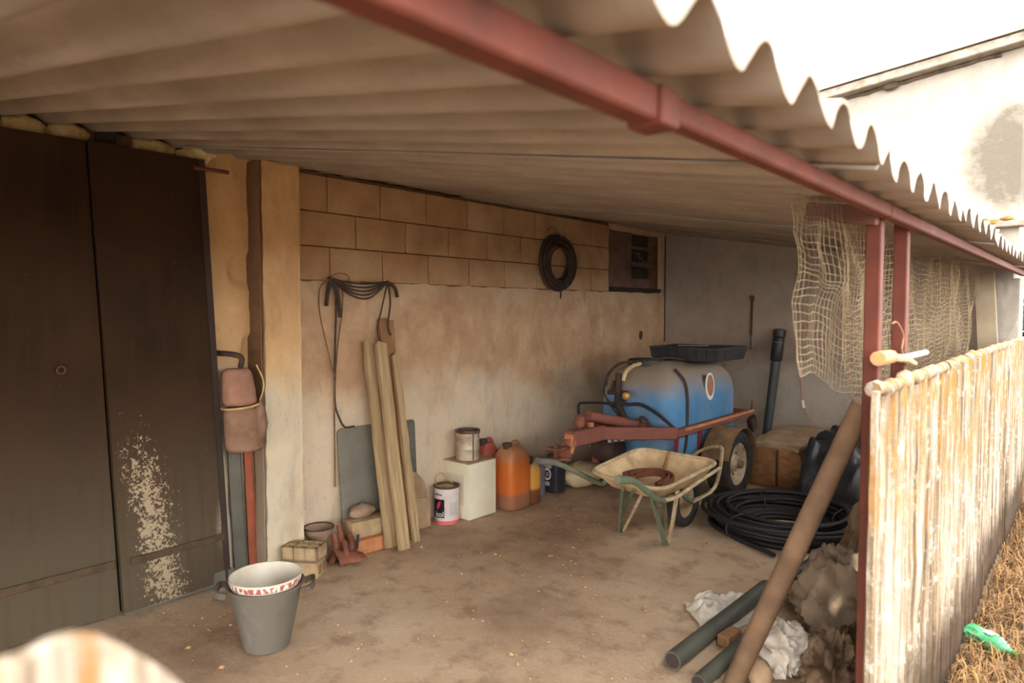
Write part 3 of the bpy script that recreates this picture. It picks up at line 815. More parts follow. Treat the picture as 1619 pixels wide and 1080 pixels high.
# pump under the drawbar
pc = onY(965, 712, 4.22)
b = MB(); b.tube([pc + V((-.12, 0, 0)), pc + V((-.04, 0, .01)), pc + V((.08, 0, .02))], [.085, .10, .085], 14); pm = b.build('pump', 'pump_dark', tr, smooth=50)
MB().tube([pc + V((-.14, -.03, .01)), pc + V((-.10, -.05, .01))], .03, 10).build('pump_cap', 'hub_metal', pm, smooth=40)
MB().beam(pc + V((.02, -.06, .09)), pc + V((.26, -.02, .14)), .05, .05).build('pump_block', 'old_brass_bolt', pm, bevel=.006)
for i in range(4):
    q = pc + V((.06 + i*.05, -.085, .095 + i*.012)); MB().tube([q, q + V((0, -.02, 0))], .016, 8).build('pump_nut', 'chrome', pm, smooth=40)
MB().beam(pc + V((0, 0, .08)), V((-2.62, TY0 - .04, .56)), .05, .05).build('pump_mount', 'red_machine', pm, bevel=.004)
# axle, wheels
WR, WY = .255, 5.02
MB().beam((-3.12, WY, WR), (-2.10, WY, WR), .05, .05).build('axle', 'dark_steel', tr, bevel=.003)
def wheel(xc, s_):
    prof = [(.165, -.075), (.20, -.088), (.235, -.085), (.252, -.06), (.255, 0), (.252, .06), (.235, .085), (.20, .088), (.165, .075)]
    Rm = Matrix.Translation((xc, WY, WR)) @ Matrix.Rotation(PI/2, 4, 'Y')
    m = MB().lathe(prof, n=36, closed_ends=False)
    m.lathe([(.165, -.075), (.150, 0), (.165, .075)], n=36, closed_ends=False); m.xf(Rm)
    w = m.build('wheel', 'rubber', tr, smooth=50)
    d = MB().lathe([(.168, .074*s_), (.160, .060*s_), (.125, .045*s_), (.075, .02*s_), (.06, .05*s_), (.035, .055*s_), (.03, .075*s_), (.001, .075*s_)], n=30, closed_ends=False).xf(Rm)
    d.build('rim', 'rim_metal', w, smooth=30)
    for i in range(5):
        t = 2*PI*i/5; MB().lathe([(.010, 0), (.010, .012*s_), (.001, .014*s_)], (.085*math.cos(t), .085*math.sin(t), .024*s_), 8).xf(Rm).build('wheel_nut', 'hub_metal', w)
    MB().lathe([(.034, .07*s_), (.030, .10*s_), (.001, .105*s_)], n=14, closed_ends=False).xf(Rm).build('hub', 'hub_metal', w, smooth=40)
    def fg_(u, v):
        t = PI*(-.14 + .92*u); x_ = xc + (v - .5)*.215; r_ = .272 + .006*math.sin(PI*v)
        return V((x_, WY + r_*math.cos(t + .45), WR + r_*math.sin(t + .45))), V((0, math.cos(t + .45), math.sin(t + .45)))
    mg = MB().slab(fg_, 26, 6, .004).build('mudguard', 'mudguard', tr, smooth=50)
    MB().beam((xc - .06*s_, WY, WR + .27), (xc - .17*s_, WY, RZ - .02), .03, .008).build('bracket', 'dark_steel', mg)
    lug = MB()
    for i in range(36):
        t = 2*PI*i/36
        for sg in (-1, 1):
            a_ = V((.254*math.cos(t), .254*math.sin(t), .012*sg)); c_ = V((.246*math.cos(t + .06), .246*math.sin(t + .06), .075*sg)); lug.beam(a_, c_, .014, .010, up=a_.normalized())
    lug.xf(Rm); lug.build('tread', 'rubber', w)
wheel(-2.135, 1); wheel(-3.10, -1)
# rear lamp bracket at the boom end
E_ = V((RS + .02, TY1 + .10, RZ))
MB().beam(E_ + V((0, 0, 0)), E_ + V((0, .01, .10)), .012, .016, up=(0, 1, 0)).build('boom_peg', 'rusty_iron', tr)
MB().box(E_ + V((-.02, -.05, -.15)), E_ + V((.03, .05, -.03)), R=Matrix.Rotation(.4, 3, 'X')).build('lamp_bracket', 'pump_dark', tr, bevel=.006)

# dark crate on the tank
cr = thing('plastic_crate', (-2.45, 5.12, 1.05), 'dusty black plastic tray lying on top of the blue tank', 'crate')
m = MB()
x0, x1, y0, y1, z0, z1 = -2.76, -2.165, 4.87, 5.40, 1.030, 1.134
m.slab(lambda u, v: (V((x0 + (x1-x0)*u, y0 + (y1-y0)*v, z1 + .006 * fr((u*2, v*2, 0), 1, 3))), V((0, 0, -1))), 10, 8, .012)
m.build('lid', 'dusty_black', cr, bevel=.004)
m = MB()
m.prism([(x0+.02, z0+.015), (x0+.12, z0), (x1-.15, z0-.004), (x1-.02, z0+.0), (x1, z1-.008), (x0, z1-.008)], 'y', y0 + .006, y1 - .006); m.build('body', 'black_plastic', cr, bevel=.006)
for i in range(8):
    xx = x0 + .08 + i * .08; MB().box((xx, y0 - .004, z0 + .02), (xx + .012, y0 + .01, z1 - .012)).build('rib', 'black_plastic', cr)
MB().beam((x0 + .2, y0 + .12, z1 + .008), (x0 + .42, y0 + .2, z1 + .010), .05, .006).build('scrap_tape', 'grey_sheet', cr)

# ------------------------------------------------------------------ wheelbarrow
wb = thing('wheelbarrow', (-2.1, 3.72, 0), 'old wheelbarrow with dusty cream tray and flaking green legs', 'wheelbarrow')
rim = [onZ(929, 746, .47), onZ(1012, 708, .50), onZ(1140, 730, .50), onZ(1044, 777, .47)]   # rear-left, front-left, front-right, rear-right
ctr = sum(rim, V()) / 4
def rounded(quad, r, n=6):
    out = []; N = len(quad)
    for i in range(N):
        p, a_, c_ = quad[i], quad[i-1], quad[(i+1) % N]
        d1 = (a_-p).normalized()*r; d2 = (c_-p).normalized()*r
        for k in range(n + 1):
            t = k/n; out.append((p+d1)*(1-t)**2 + p*2*t*(1-t) + (p+d2)*t*t)
    return out
top = rounded(rim, .13)
fl_c = ctr + V((-.03, .02, 0))
def shrink(p, k, z): q = fl_c + (p - fl_c) * k; return V((q.x, q.y, z))
N = len(top); b = MB(); vs_ = []; fs = []
rings = [top, [shrink(p, .965, p.z - .02) for p in top], [shrink(p, .86, .43) for p in top], [shrink(p, .72, .385) for p in top], [shrink(p, .62, .378) for p in top]]
inner = [[V((q.x, q.y, q.z + .006)) for q in r_] for r_ in rings[::-1]]
allr = [[p + (p - V((ctr.x, ctr.y, p.z))).normalized() * .012 for p in top]] + rings[1:] 
allr = [allr[0]] + allr[1:] + [[shrink(p, .61, .384) for p in top], [shrink(p, .71, .391) for p in top], [shrink(p, .845, .436) for p in top], [shrink(p, .955, p.z - .015) for p in top], [p + V((0, 0, .004)) for p in top]]
for r_ in allr: vs_ += r_
R_ = len(allr)
for j in range(R_):
    if j == 4: continue
    for i in range(N): fs.append((j*N+i, j*N+(i+1) % N, ((j+1) % R_)*N+(i+1) % N, ((j+1) % R_)*N+i))
fs.append(tuple(4*N+i for i in range(N))); fs.append(tuple(5*N+i for i in range(N-1, -1, -1)))
b.add(vs_, fs); tray = b.build('tray', 'barrow_tray', wb, smooth=60)
MB().tube([p + V((0, 0, .0)) for p in top], .012, 8, closed=True).build('tray_rim', 'barrow_pale', tray, smooth=60)
# frame tubes: grip, bend, run under the tray to the axle
AX = V((-2.055, 4.10, .175))
hl = [onX(852, 729, -2.44), onX(875, 731, -2.42), onX(905, 743, -2.40), onX(948, 764, -2.37), V((-2.32, 3.62, .355)), V((-2.25, 3.80, .32)), V((-2.13, 4.06, .185)), V((-2.12, 4.12, .18))]
hr = [onX(978, 759, -1.80), onX(1000, 760, -1.80), onX(1032, 784, -1.80), onX(1049, 792, -1.81), V((-1.87, 3.60, .34)), V((-1.94, 3.80, .31)), V((-1.985, 4.06, .185)), V((-1.99, 4.12, .18))]
for h in (hl, hr):
    hd = MB().tube(spline(h, 6), .0165, 10).build('handle', 'barrow_green', wb, smooth=60)
    d = (h[1] - h[0]).normalized()
    MB().tube([h[0] - d*.012, h[0] + d*.11], .021, 10).build('grip', 'barrow_green' if h is hr else 'grey_strip', hd, smooth=40)
MB().tube(spline([onX(1047, 791, -1.81), onX(1068, 787, -1.80), onX(1100, 765, -1.79), onX(1138, 740, -1.80)], 6), .012, 8).build('side_tube', 'barrow_pale', wb, smooth=60)
fL, fR = onZ(981, 840), onZ(1053, 861)
for ft, tops in ((fL, (onZ(984, 786, .345), onZ(1011, 787, .35), onZ(998, 788, .35))), (fR, (onZ(1034, 797, .335), onZ(1069, 787, .335), onZ(1050, 795, .335)))):
    tops = [t_ + (t_ - ft)*(.22 if ft is fL else .13) for t_ in tops]
    MB().beam(ft + V((0, -.012, .0)), tops[0], .03, .018, up=(1, 0, 0)).build('leg', 'barrow_green', wb, bevel=.003)
    MB().beam(ft + V((.01, .02, .002)), tops[1], .03, .018, up=(1, 0, 0)).build('leg_brace', 'barrow_pale', wb, bevel=.003)
    MB().beam(ft + V((0, 0, .10)), tops[2], .018, .012, up=(0, 1, 0)).build('leg_strut', 'barrow_green', wb, bevel=.002)
    MB().box(ft + V((-.018, -.03, 0)), ft + V((.018, .045, .014))).build('foot', 'barrow_green', wb, bevel=.003)
MB().beam((-2.32, 3.60, .350), (-1.88, 3.60, .350), .03, .012).build('cross_bar', 'barrow_green', wb, bevel=.002)
Rm = Matrix.Translation(AX) @ Matrix.Rotation(PI/2, 4, 'Y')
m = MB().lathe([(.115, -.03), (.15, -.042), (.17, -.03), (.175, 0), (.17, .03), (.15, .042), (.115, .03), (.110, 0), (.115, -.03)], n=28, closed_ends=False).xf(Rm)
w = m.build('wheel', 'rubber', wb, smooth=60)
MB().lathe([(.118, .02), (.09, .008), (.03, .012), (.03, .04), (.001, .04)], n=24, closed_ends=False).lathe([(.118, -.02), (.09, -.008), (.03, -.012), (.03, -.04), (.001, -.04)], n=24, closed_ends=False).xf(Rm).build('rim', 'timber_top', w, smooth=40)
MB().tube([AX + V((-.085, 0, 0)), AX + V((.085, 0, 0))], .010, 8).build('axle', 'dark_steel', w)
# hoop guard in front of the wheel, rising over the tray front
hp = [V((-1.985, 4.12, .18)), V((-1.93, 4.30, .24)), onX(1141, 722, -1.86), onX(1136, 706, -1.93), onX(1100, 717, -2.12), V((-2.20, 4.16, .28)), V((-2.12, 4.12, .18))]
MB().tube(spline(hp, 7), .012, 8).build('front_hoop', 'barrow_pale', wb, smooth=60)
MB().beam(V((-1.96, 4.05, .19)), V((-1.87, 4.12, .26)), .03, .012).build('axle_clip', 'barrow_pale', wb, bevel=.002)
# belt lying in the tray, stick
bc = onZ(1016, 757, .43)
def arc(c, rx, ry, a0, a1, z, n=16): return [V((c.x + rx*math.cos(a0 + (a1-a0)*i/n), c.y + ry*math.sin(a0 + (a1-a0)*i/n), z + .03*math.sin(PI*i/n))) for i in range(n+1)]
bt = thing('drive_belt', (bc.x, bc.y, .385), 'coiled brown drive belt lying in the wheelbarrow tray', 'belt')
for i, (r_, zz) in enumerate(((.17, .415), (.145, .422), (.12, .415))):
    p = arc(bc + V((.0, .02, 0)), r_, r_*.9, -.5, 2.9 - i*.2, zz, 20)
    m = MB()
    for a_, c_ in zip(p[:-1], p[1:]): m.beam(a_, c_, .014, .034)
    m.build('strand', 'belt', bt)
SM = rim[1].lerp(rim[2], .40)
tag(MB().tube([shrink(SM, .66, .404), shrink(SM, .78, .455), shrink(SM, .92, .514)], .011, 8).build('stick', 'old_wood', smooth=60), 'short dark stick leaning inside the wheelbarrow tray', 'stick')

# ------------------------------------------------------------------ black pipe coil on the floor
cc = V((-1.525, 4.50, 0))
b = MB(); rr = random.Random(3)
for i in range(26):
    lay = i // 6; r_ = .34 + (i % 6) * .024 + rr.uniform(-.012, .012) + (.012 if lay % 2 else 0)
    if lay > 2: r_ += .03
    ox, oy = rr.uniform(-.03, .03), rr.uniform(-.03, .03); tx, ty = rr.uniform(-.03, .03), rr.uniform(-.03, .03)
    z = .016 + lay * .030
    pts = []
    for k in range(40):
        t = 2*PI*k/40; x, y = r_*math.cos(t), r_*math.sin(t)*1.0
        pts.append(cc + V((x + ox, y + oy, max(.016, z + tx*x + ty*y))))
    b.tube(pts, .0145, 7, closed=True)
for i in range(14):
    r_ = .20 + .012*i + rr.uniform(-.01, .01); ox, oy = rr.uniform(-.02, .02), rr.uniform(-.02, .02)
    b.tube([cc + V((r_*math.cos(2*PI*k/36) + ox, r_*math.sin(2*PI*k/36) + oy, .016 + .022*(i % 2))) for k in range(36)], .0145, 7, closed=True)
co = thing('pipe_coil', cc, 'large coil of black plastic irrigation pipe on the floor', 'pipe coil')
b.build('loops', 'black_poly', co, smooth=60)
e = onZ(1224, 878, .016)
MB().tube(spline([cc + V((-.46, .05, .05)), cc + V((-.44, -.18, .03)), cc + V((-.30, -.36, .02)), V((e.x, e.y, .016))], 8), .0145, 8).build('loose_end', 'black_poly', co, smooth=60)
for t in (.6, 2.4, 4.3):
    c_ = cc + V((.40*math.cos(t), .40*math.sin(t), .065)); d = V((math.cos(t), math.sin(t), 0))
    MB().tube([c_ + d*.115*math.cos(a_*PI/6) + V((0, 0, .078*math.sin(a_*PI/6) + .002)) for a_ in range(12)], .005, 6, closed=True).build('tie', 'dusty_black', co)

# ------------------------------------------------------------------ timber block, black film, wall pipe
lg = thing('timber_block', (-1.95, 5.8, 0), 'thick orange-brown timber block with a dark strap by the end wall', 'timber')
tb = MB(); 
def tl(u, v):
    x = -2.20 + .46 * u; return None
poly = [(-2.20, .02), (-2.19, .26), (-2.13, .315), (-1.82, .33), (-1.75, .28), (-1.73, .03), (-1.80, 0), (-2.14, 0)]
MB().prism(poly, 'y', 5.46, 6.2).build('body', 'timber', lg, bevel=.012, seg=2, smooth=40)
MB().slab(lambda u, v: (V((-2.17 + .40*u, 5.47 + .76*v, .335 + .06*v + .012*fr((u*2, v*3, 0), 1.5, 3))), V((0, 0, -1))), 8, 12, .03).build('top_board', 'timber_top', lg, smooth=40)
MB().tube([(-1.93, 5.452, .02), (-1.93, 5.452, .31)], .010, 6).build('strap', 'dark_wire', lg)
fm = MB()
def ff(u, v):
    x = -1.70 + .58 * u; y = 5.05 + 1.05 * v
    h = .36 * smstep(0, .28, v) * (1 - .35 * u) + .10
    z = h + .07 * fr((x*4, y*4, 2), 1.4, 4) + .05 * abs(noise.noise(V((x*9, y*7, 0))))
    if u < .12: z += -.02
    edge = min(smstep(0, .1, u), smstep(0, .1, 1-u), smstep(0, .12, v))
    return V((x + .04*fr((y*4, x, 0), 1, 3), y, max(.012, z*edge + .01))), V((0, 0, -1))
fm.slab(ff, 40, 50, .004)
tag(fm.build('plastic_sheet', 'black_film', smooth=70), 'crumpled black plastic sheet heaped against the timber block', 'plastic sheet')
pT, pB = onY(1233, 520, 6.33), V((-2.33, 6.22, 0))
wp = thing('drain_pipe', pB, 'dark plastic pipe with a socket end leaning on the end wall', 'pipe')
d = (pT - pB).normalized()
MB().tube([pB + V((0, 0, .0)), pT - d*.28], .040, 16).build('tube', 'dark_pipe', wp, smooth=50)
MB().tube([pT - d*.30, pT - d*.285, pT - d*.09, pT - d*.08, pT - d*.07, pT - d*.01, pT], [.041, .052, .052, .046, .055, .055, .03], 16).build('socket', 'black_plastic', wp, smooth=40)
MB().tube([pT - d*.128, pT - d*.122], .0535, 16).build('ring', 'grey_sheet', wp)

# wires on the end wall
w1 = onY(1189, 472, YF - .012)
hw = thing('hanging_strap', w1, 'dark strap hanging from a nail high on the end wall', 'strap')
MB().blob(w1, (.022, .014, .03), 1, .2, 2, 10, 8).build('knot', 'dark_wire', hw, smooth=60)
MB().beam(w1, onY(1187, 530, YF - .012), .008, .022, up=(1, 0, 0)).build('strap', 'dark_wire', hw)
MB().tube([onY(1187, 530, YF - .012), onY(1187, 552, YF - .012)], .005, 6).build('tail', 'dark_wire', hw)
pw = thing('pink_wire', onY(1262, 533, YF - .02), 'thin pinkish wire looped on the end wall beside the dark pipe', 'wire')
MB().tube(spline([onY(x, y, YF - .02) for x, y in ((1318, 534), (1300, 531), (1268, 529), (1260, 534), (1259, 552), (1265, 600), (1268, 632))], 6), .006, 6).build('wire', 'pink_wire', pw, smooth=60)
MB().tube([onY(1269, 633, YF - .02), onY(1271, 645, YF - .02)], .012, 8).build('connector', 'print_white', pw)
MB().tube(spline([onY(1271, 645, YF - .02), onY(1278, 660, YF - .03), onY(1290, 676, YF - .06)], 5), .006, 6).build('lead', 'pink_wire', pw, smooth=60)
so = onX(1013, 530, XW + .004)
tag(MB().blob(so, (.01, .03, .045), 4, .15, 2, 12, 8).build('wall_hook', 'niche_dark', smooth=60), 'small dark hook on the plaster below the blocked window', 'hook')

# ------------------------------------------------------------------ hanging coil on block wall
hc = onX(884, 414, XW + .05)
ch = thing('hose_coil', hc, 'thin black hose coiled and hung on the block wall', 'hose coil')
b = MB(); rr = random.Random(5)
for i in range(20):
    r_ = .145 + (i % 7) * .013 + rr.uniform(-.006, .006); xo = (i // 7) * .022 + .012
    pts = [V((XW + xo + .01, hc.y + 1.02*r_*math.cos(2*PI*k/36) + rr.uniform(-.002, .002), hc.z + 1.0*r_*math.sin(2*PI*k/36) - .01*(i % 3))) for k in range(36)]
    b.tube(pts, .0075, 6, closed=True)
b.build('loops', 'dark_wire', ch, smooth=60)
MB().tube([(XW + .008, hc.y - .01, hc.z + .20), (XW + .09, hc.y - .01, hc.z + .205)], .007, 6).build('nail', 'rusty_iron', ch)
MB().tube(spline([V((XW + .03, hc.y + .01, hc.z - .17)), V((XW + .03, hc.y + .05, hc.z - .24)), V((XW + .02, hc.y + .06, hc.z - .30))], 5), .007, 6).build('loose_end', 'dark_wire', ch, smooth=60)
MB().tube(spline([onX(x, y, XW + .02) for x, y in ((862, 368), (872, 360), (882, 366), (886, 378))], 5), .004, 6).build('tie', 'brown_wire', ch, smooth=60)

# ------------------------------------------------------------------ wires on two nails
hL, hR = onX(522, 441, XW + .03), onX(612, 449, XW + .03)
wr = thing('wire_bundle', hL, 'bundle of dark wires draped between two nails on the block wall', 'wire')
for h in (hL, hR):
    MB().tube([(XW + .008, h.y, h.z), (XW + .05, h.y, h.z + .006)], .007, 6).build('nail', 'rusty_iron', wr)
for k in range(5):
    s_ = .02 + .022 * k; x = XW + .022 + .004*k
    MB().tube(spline([V((x, hL.y - .01, hL.z + .008)), V((x, hL.y*.7 + hR.y*.3, hL.z - s_*.8)), V((x, hL.y*.35 + hR.y*.65, hL.z - s_)), V((x, hR.y, hR.z + .012))], 8), .0055, 6).build('strand', 'dark_wire', wr, smooth=60)
for q, w, m in ((((522, 441), (506, 455), (505, 490), (515, 540), (530, 600)), .005, 'brown_wire'), (((524, 443), (540, 452), (541, 490), (534, 545), (530, 600)), .005, 'brown_wire'),
               (((523, 442), (531, 470), (530, 540), (529, 600), (530, 640), (536, 660), (545, 675), (560, 674)), .006, 'dark_wire'), (((528, 600), (529, 680), (530, 770)), .005, 'brown_wire'),
               (((523, 441), (518, 462), (516, 484)), .012, 'dark_wire'), (((525, 441), (534, 465), (538, 502)), .012, 'dark_wire'),
               (((612, 449), (603, 490), (597, 520), (602, 545)), .005, 'dark_wire'), (((614, 449), (617, 480), (613, 515), (618, 530)), .006, 'dark_wire'), (((612, 446), (624, 455), (628, 470)), .012, 'dark_wire'), (((522, 438), (535, 432), (550, 436), (555, 450)), .003, 'brown_wire')):
    MB().tube(spline([onX(x, y, XW + (.068 if q[0][0] in (612, 614) and y > 475 else .03)) for x, y in q], 6), w, 6).build('strand', m, wr, smooth=60)

# ------------------------------------------------------------------ planks and sheets against the wall
def lean_plank(bot, topp, w, th, m, label, n=1, off=0):
    bot = V(bot); topp = V(topp); d = topp - bot; L = d.length; zax = d.normalized(); yax = V((0, 1, 0)); yax = (yax - zax*yax.dot(zax)).normalized(); xax = yax.cross(zax)
    M_ = Matrix((( xax.x, yax.x, zax.x, bot.x), (xax.y, yax.y, zax.y, bot.y), (xax.z, yax.z, zax.z, bot.z), (0, 0, 0, 1)))
    b = MB(); sd = random.random()*30
    def q(u, v):
        z = v*L; e = .004*fr((sd, v*6, u), 1.5, 3)
        top_cut = .03*noise.noise(V((sd, u*4, 0))) if v == 1 else 0
        return V((th/2 + .002*fr((u, v*8, sd), 2, 3), (u - .5)*w + e, z + top_cut)), V((-1, 0, 0))
    b.slab(q, 4, 30, th)
    o = b.build('plank', m, org=(0, 0, 0)); o.matrix_world = M_
    ORG[o.name] = bot
    return tag(o, label, 'plank', 'planks leaning on the plaster wall')
def base_at(x, y): p = onZ(x, y); return V((p.x, p.y, .012))
pk = [((619, 868), (583, 540), .085, .022, 'plank_wood', 'pale rough plank with a bark edge, first from the grey metal sheet'),
      ((633, 870), (601, 541), .075, .024, 'plank_wood', 'narrow pale plank leaning second from the grey metal sheet'),
      ((648, 862), (609, 504), .105, .022, 'old_wood', 'tallest brown plank with a notched top leaning on the wall'),
      ((659, 860), (624, 560), .048, .024, 'plank_wood', 'pale plank leaning outermost towards the paint cans')]
for i, (pb, pt, w, th, m, lb) in enumerate(pk):
    dx_ = (.0, .036, -.046, -.008)[i]; bt_ = base_at(*pb) + V((dx_, 0, 0)); tp = onX(pt[0], pt[1], XW + (.038, .092, .022, .096)[i])
    lean_plank(bt_, tp, w, th, m, lb)
def sheet_panel(name, yz, X0, X1, th, mat_, label, cat, r=.03):
    """upright sheet; foot at X0 (floor), head at X1"""
    (ya, za), (yb, zb2) = yz
    poly = []
    for cy_, cz_, a0 in ((yb - r, zb2 - r, 0), (ya + r, zb2 - r, PI/2), (ya + r*.3, za + r*.3, PI), (yb - r*.3, za + r*.3, 3*PI/2)):
        rr_ = r if cz_ > (za + zb2)/2 else r*.3
        for k in range(5): t = a0 + PI/2*k/4; poly.append((cy_ + rr_*math.cos(t), cz_ + rr_*math.sin(t)))
    m = MB().prism(poly, 'x', -th/2, th/2)
    m.v = [V((p.x + X0 + (X1 - X0)*(p.z - za)/(zb2 - za), p.y, p.z)) for p in m.v]
    return tag(m.build(name, mat_, bevel=.002), label, cat)
a_ = onX(537, 680, -3.40); c_ = onX(640, 670, -3.40)
sheet_panel('metal_sheet', ((a_.y, .004), (a_.y + .40, a_.z)), -3.36, -3.432, .008, 'grey_sheet', 'flat grey metal sheet leaning behind the bricks on the plaster wall', 'metal sheet', .03)
a_ = onX(657, 663, -3.42)
sheet_panel('metal_tray', ((a_.y - .20, .004), (a_.y, a_.z)), -3.40, -3.434, .014, 'grey_strip', 'narrow grey metal tray standing behind the planks', 'tray', .025)
# round board and brown cardboard beside planks
a_ = onX(650, 800, -3.39)
m = MB().prism([(a_.y + .17*math.cos(t*PI/14) - .06, .20 + .185*math.sin(t*PI/14)) for t in range(28)], 'x', -3.345, -3.327)
m.v = [V((p.x - .11*p.z, p.y, p.z)) for p in m.v]
tag(m.build('round_board', 'timber_top', bevel=.003), 'round brown board standing between the planks and the paint can', 'board')
a_ = onX(676, 830, -3.36)
m = MB().prism([(a_.y - .26, .004), (a_.y - .02, .004), (a_.y - .01, .19), (a_.y - .26, .22)], 'x', -3.312, -3.306)
m.v = [V((p.x - .11*p.z, p.y, p.z)) for p in m.v]
tag(m.build('cardboard_piece', 'timber_top', bevel=.001), 'limp brown cardboard piece standing at the foot of the planks', 'cardboard')

# sack roll, grey and red strips
sk = thing('burlap_roll', onX(385, 640, -3.36) - V((0, 0, .25)), 'rolled burlap sack tied with string, hung between door and pillar', 'sack')
sx = -3.325
tp = onX(374, 583, sx); md = onX(380, 640, sx); bo = onX(388, 712, sx)
def roll(p, q, r0, r1, sd, m, name, n=12):
    b = MB()
    def g(u, v):
        t = 2*PI*u; c_ = p.lerp(q, v); r_ = (r0 + (r1-r0)*v) * (1 + .07*fr((math.cos(t)*2, math.sin(t)*2, v*2.5+sd), 1.3, 4)) * (1 - .22*max(0, 1 - min(v, 1-v)*9))
        return c_ + V((.78*r_*math.cos(t), r_*math.sin(t), .0))
    b.grid(g, 28, n)
    nn = 29
    b.f.append([i for i in range(28)]); b.f.append([n*nn + i for i in range(28)])
    return b.build(name, m, sk, smooth=60)
roll(tp, md, .072, .088, 1, 'burlap_pink', 'roll')
roll(md - V((0, 0, .012)), bo, .086, .100, 6, 'burlap', 'roll')
MB().blob((sx + .03, md.y + .085, md.z - .10), (.045, .035, .11), 3, .15, 2, 16, 12).build('flap', 'burlap', sk, smooth=60)
MB().tube([V((sx + .078*math.cos(t*PI/10), md.y + .092*math.sin(t*PI/10), md.z - .006 + .008*math.sin(t*PI/10))) for t in range(20)], .006, 6, closed=True).build('tie', 'string', sk)
MB().tube(spline([V((sx + .02, md.y + .09, md.z)), V((sx + .02, md.y + .12, md.z + .10)), V((sx, md.y + .09, md.z + .2))], 5), .004, 6).build('string_end', 'string', sk)
MB().tube([V((sx + .07*math.cos(t*PI/12)*.6 + .02, bo.y - .01 + .045*math.cos(t*PI/9)*(1-t/40), bo.z + .025 + .03*math.sin(t*PI/9)*(1-t/40))) for t in range(20)], .012, 6).build('fold', 'burlap', sk, smooth=60)
hk_ = onX(362, 566, sx)
MB().tube(spline([V((XW - .02, hk_.y - .01, hk_.z + .02)), V((sx + .02, hk_.y + .0, hk_.z + .02)), V((sx + .03, hk_.y + .05, hk_.z)), V((sx, hk_.y + .06, hk_.z - .05))], 5), .014, 8).build('hook', 'dark_wire', sk, smooth=60)
def strip(pt, pb, X, w, th, m, name, label):
    t_, b_ = onX(*pt, X), onX(*pb, X); b_.z = .0
    o = MB(); o.slab(lambda u, v: (V((X, b_.y + (t_.y - b_.y)*v + (u - .5)*w, max(.002, t_.z*v))), V((-1, 0, 0))), 2, 10, th)
    o.slab(lambda u, v: (V((X + .012*u, b_.y + (t_.y - b_.y)*v + w/2, max(.002, t_.z*v))), V((0, -1, 0))), 2, 10, .004)
    return tag(o.build(name, m, bevel=.001), label, 'strip')
strip((369, 690), (382, 912), -3.418, .068, .012, 'grey_strip', 'metal_strip', 'upright grey-green metal strip standing beside the door edge')
strip((391, 690), (401, 905), -3.418, .042, .012, 'red_strip', 'painted_strip', 'upright red painted strip standing against the pillar')

# ------------------------------------------------------------------ bucket with basin
bc = onZ(422, 1020); bc.z = 0
bk = thing('bucket', bc, 'tall grey plastic bucket with two handles on the dirt floor', 'bucket')
BH = .262
pr = [(.088, 0), (.094, .004), (.148, BH), (.158, BH + .004), (.158, BH + .012), (.146, BH + .010), (.140, BH - .02), (.088, .012), (.001, .010)]
b = MB().lathe(pr, bc, 36, closed_ends=False); b.f.append(list(range(35, -1, -1)))
bko = b.build('body', 'bucket_grey', bk, smooth=40)
ax = RIGHT.copy(); ax.z = 0; ax.normalize(); ax = (ax + V((0, .35, 0))).normalized(); ay = V((-ax.y, ax.x, 0))
for s_ in (-1, 1):
    c_ = bc + ax*s_*.150 + V((0, 0, BH - .018))
    pts = spline([c_ + ay*.055 + V((0, 0, .0)), c_ + ay*.05 + ax*s_*.04 + V((0, 0, .015)), c_ - ay*.05 + ax*s_*.04 + V((0, 0, .015)), c_ - ay*.055], 6)
    m = MB()
    for p, q in zip(pts[:-1], pts[1:]): m.beam(p, q, .012, .024)
    m.build('handle', 'bucket_grey' if s_ < 0 else 'old_brass_bolt', bk)
bs = thing('basin', bc + V((0, 0, BH - .02)), 'white enamel basin with a red printed rim set into the grey bucket', 'basin')
zb0 = BH - .035
pr = [(.001, zb0 - .10), (.09, zb0 - .10), (.122, zb0), (.136, BH + .03), (.142, BH + .045), (.147, BH + .046), (.146, BH + .036), (.139, BH + .022), (.128, zb0), (.095, zb0 - .104), (.001, zb0 - .104)]
MB().lathe(pr, bc, 40, closed_ends=False).build('bowl', 'basin_white', bs, smooth=40)
MB().lathe([(.1415, BH + .014), (.1472, BH + .036), (.1465, BH + .037), (.1405, BH + .014)], bc, 40, closed_ends=False).build('printed_band', 'basin_print', bs, smooth=40)

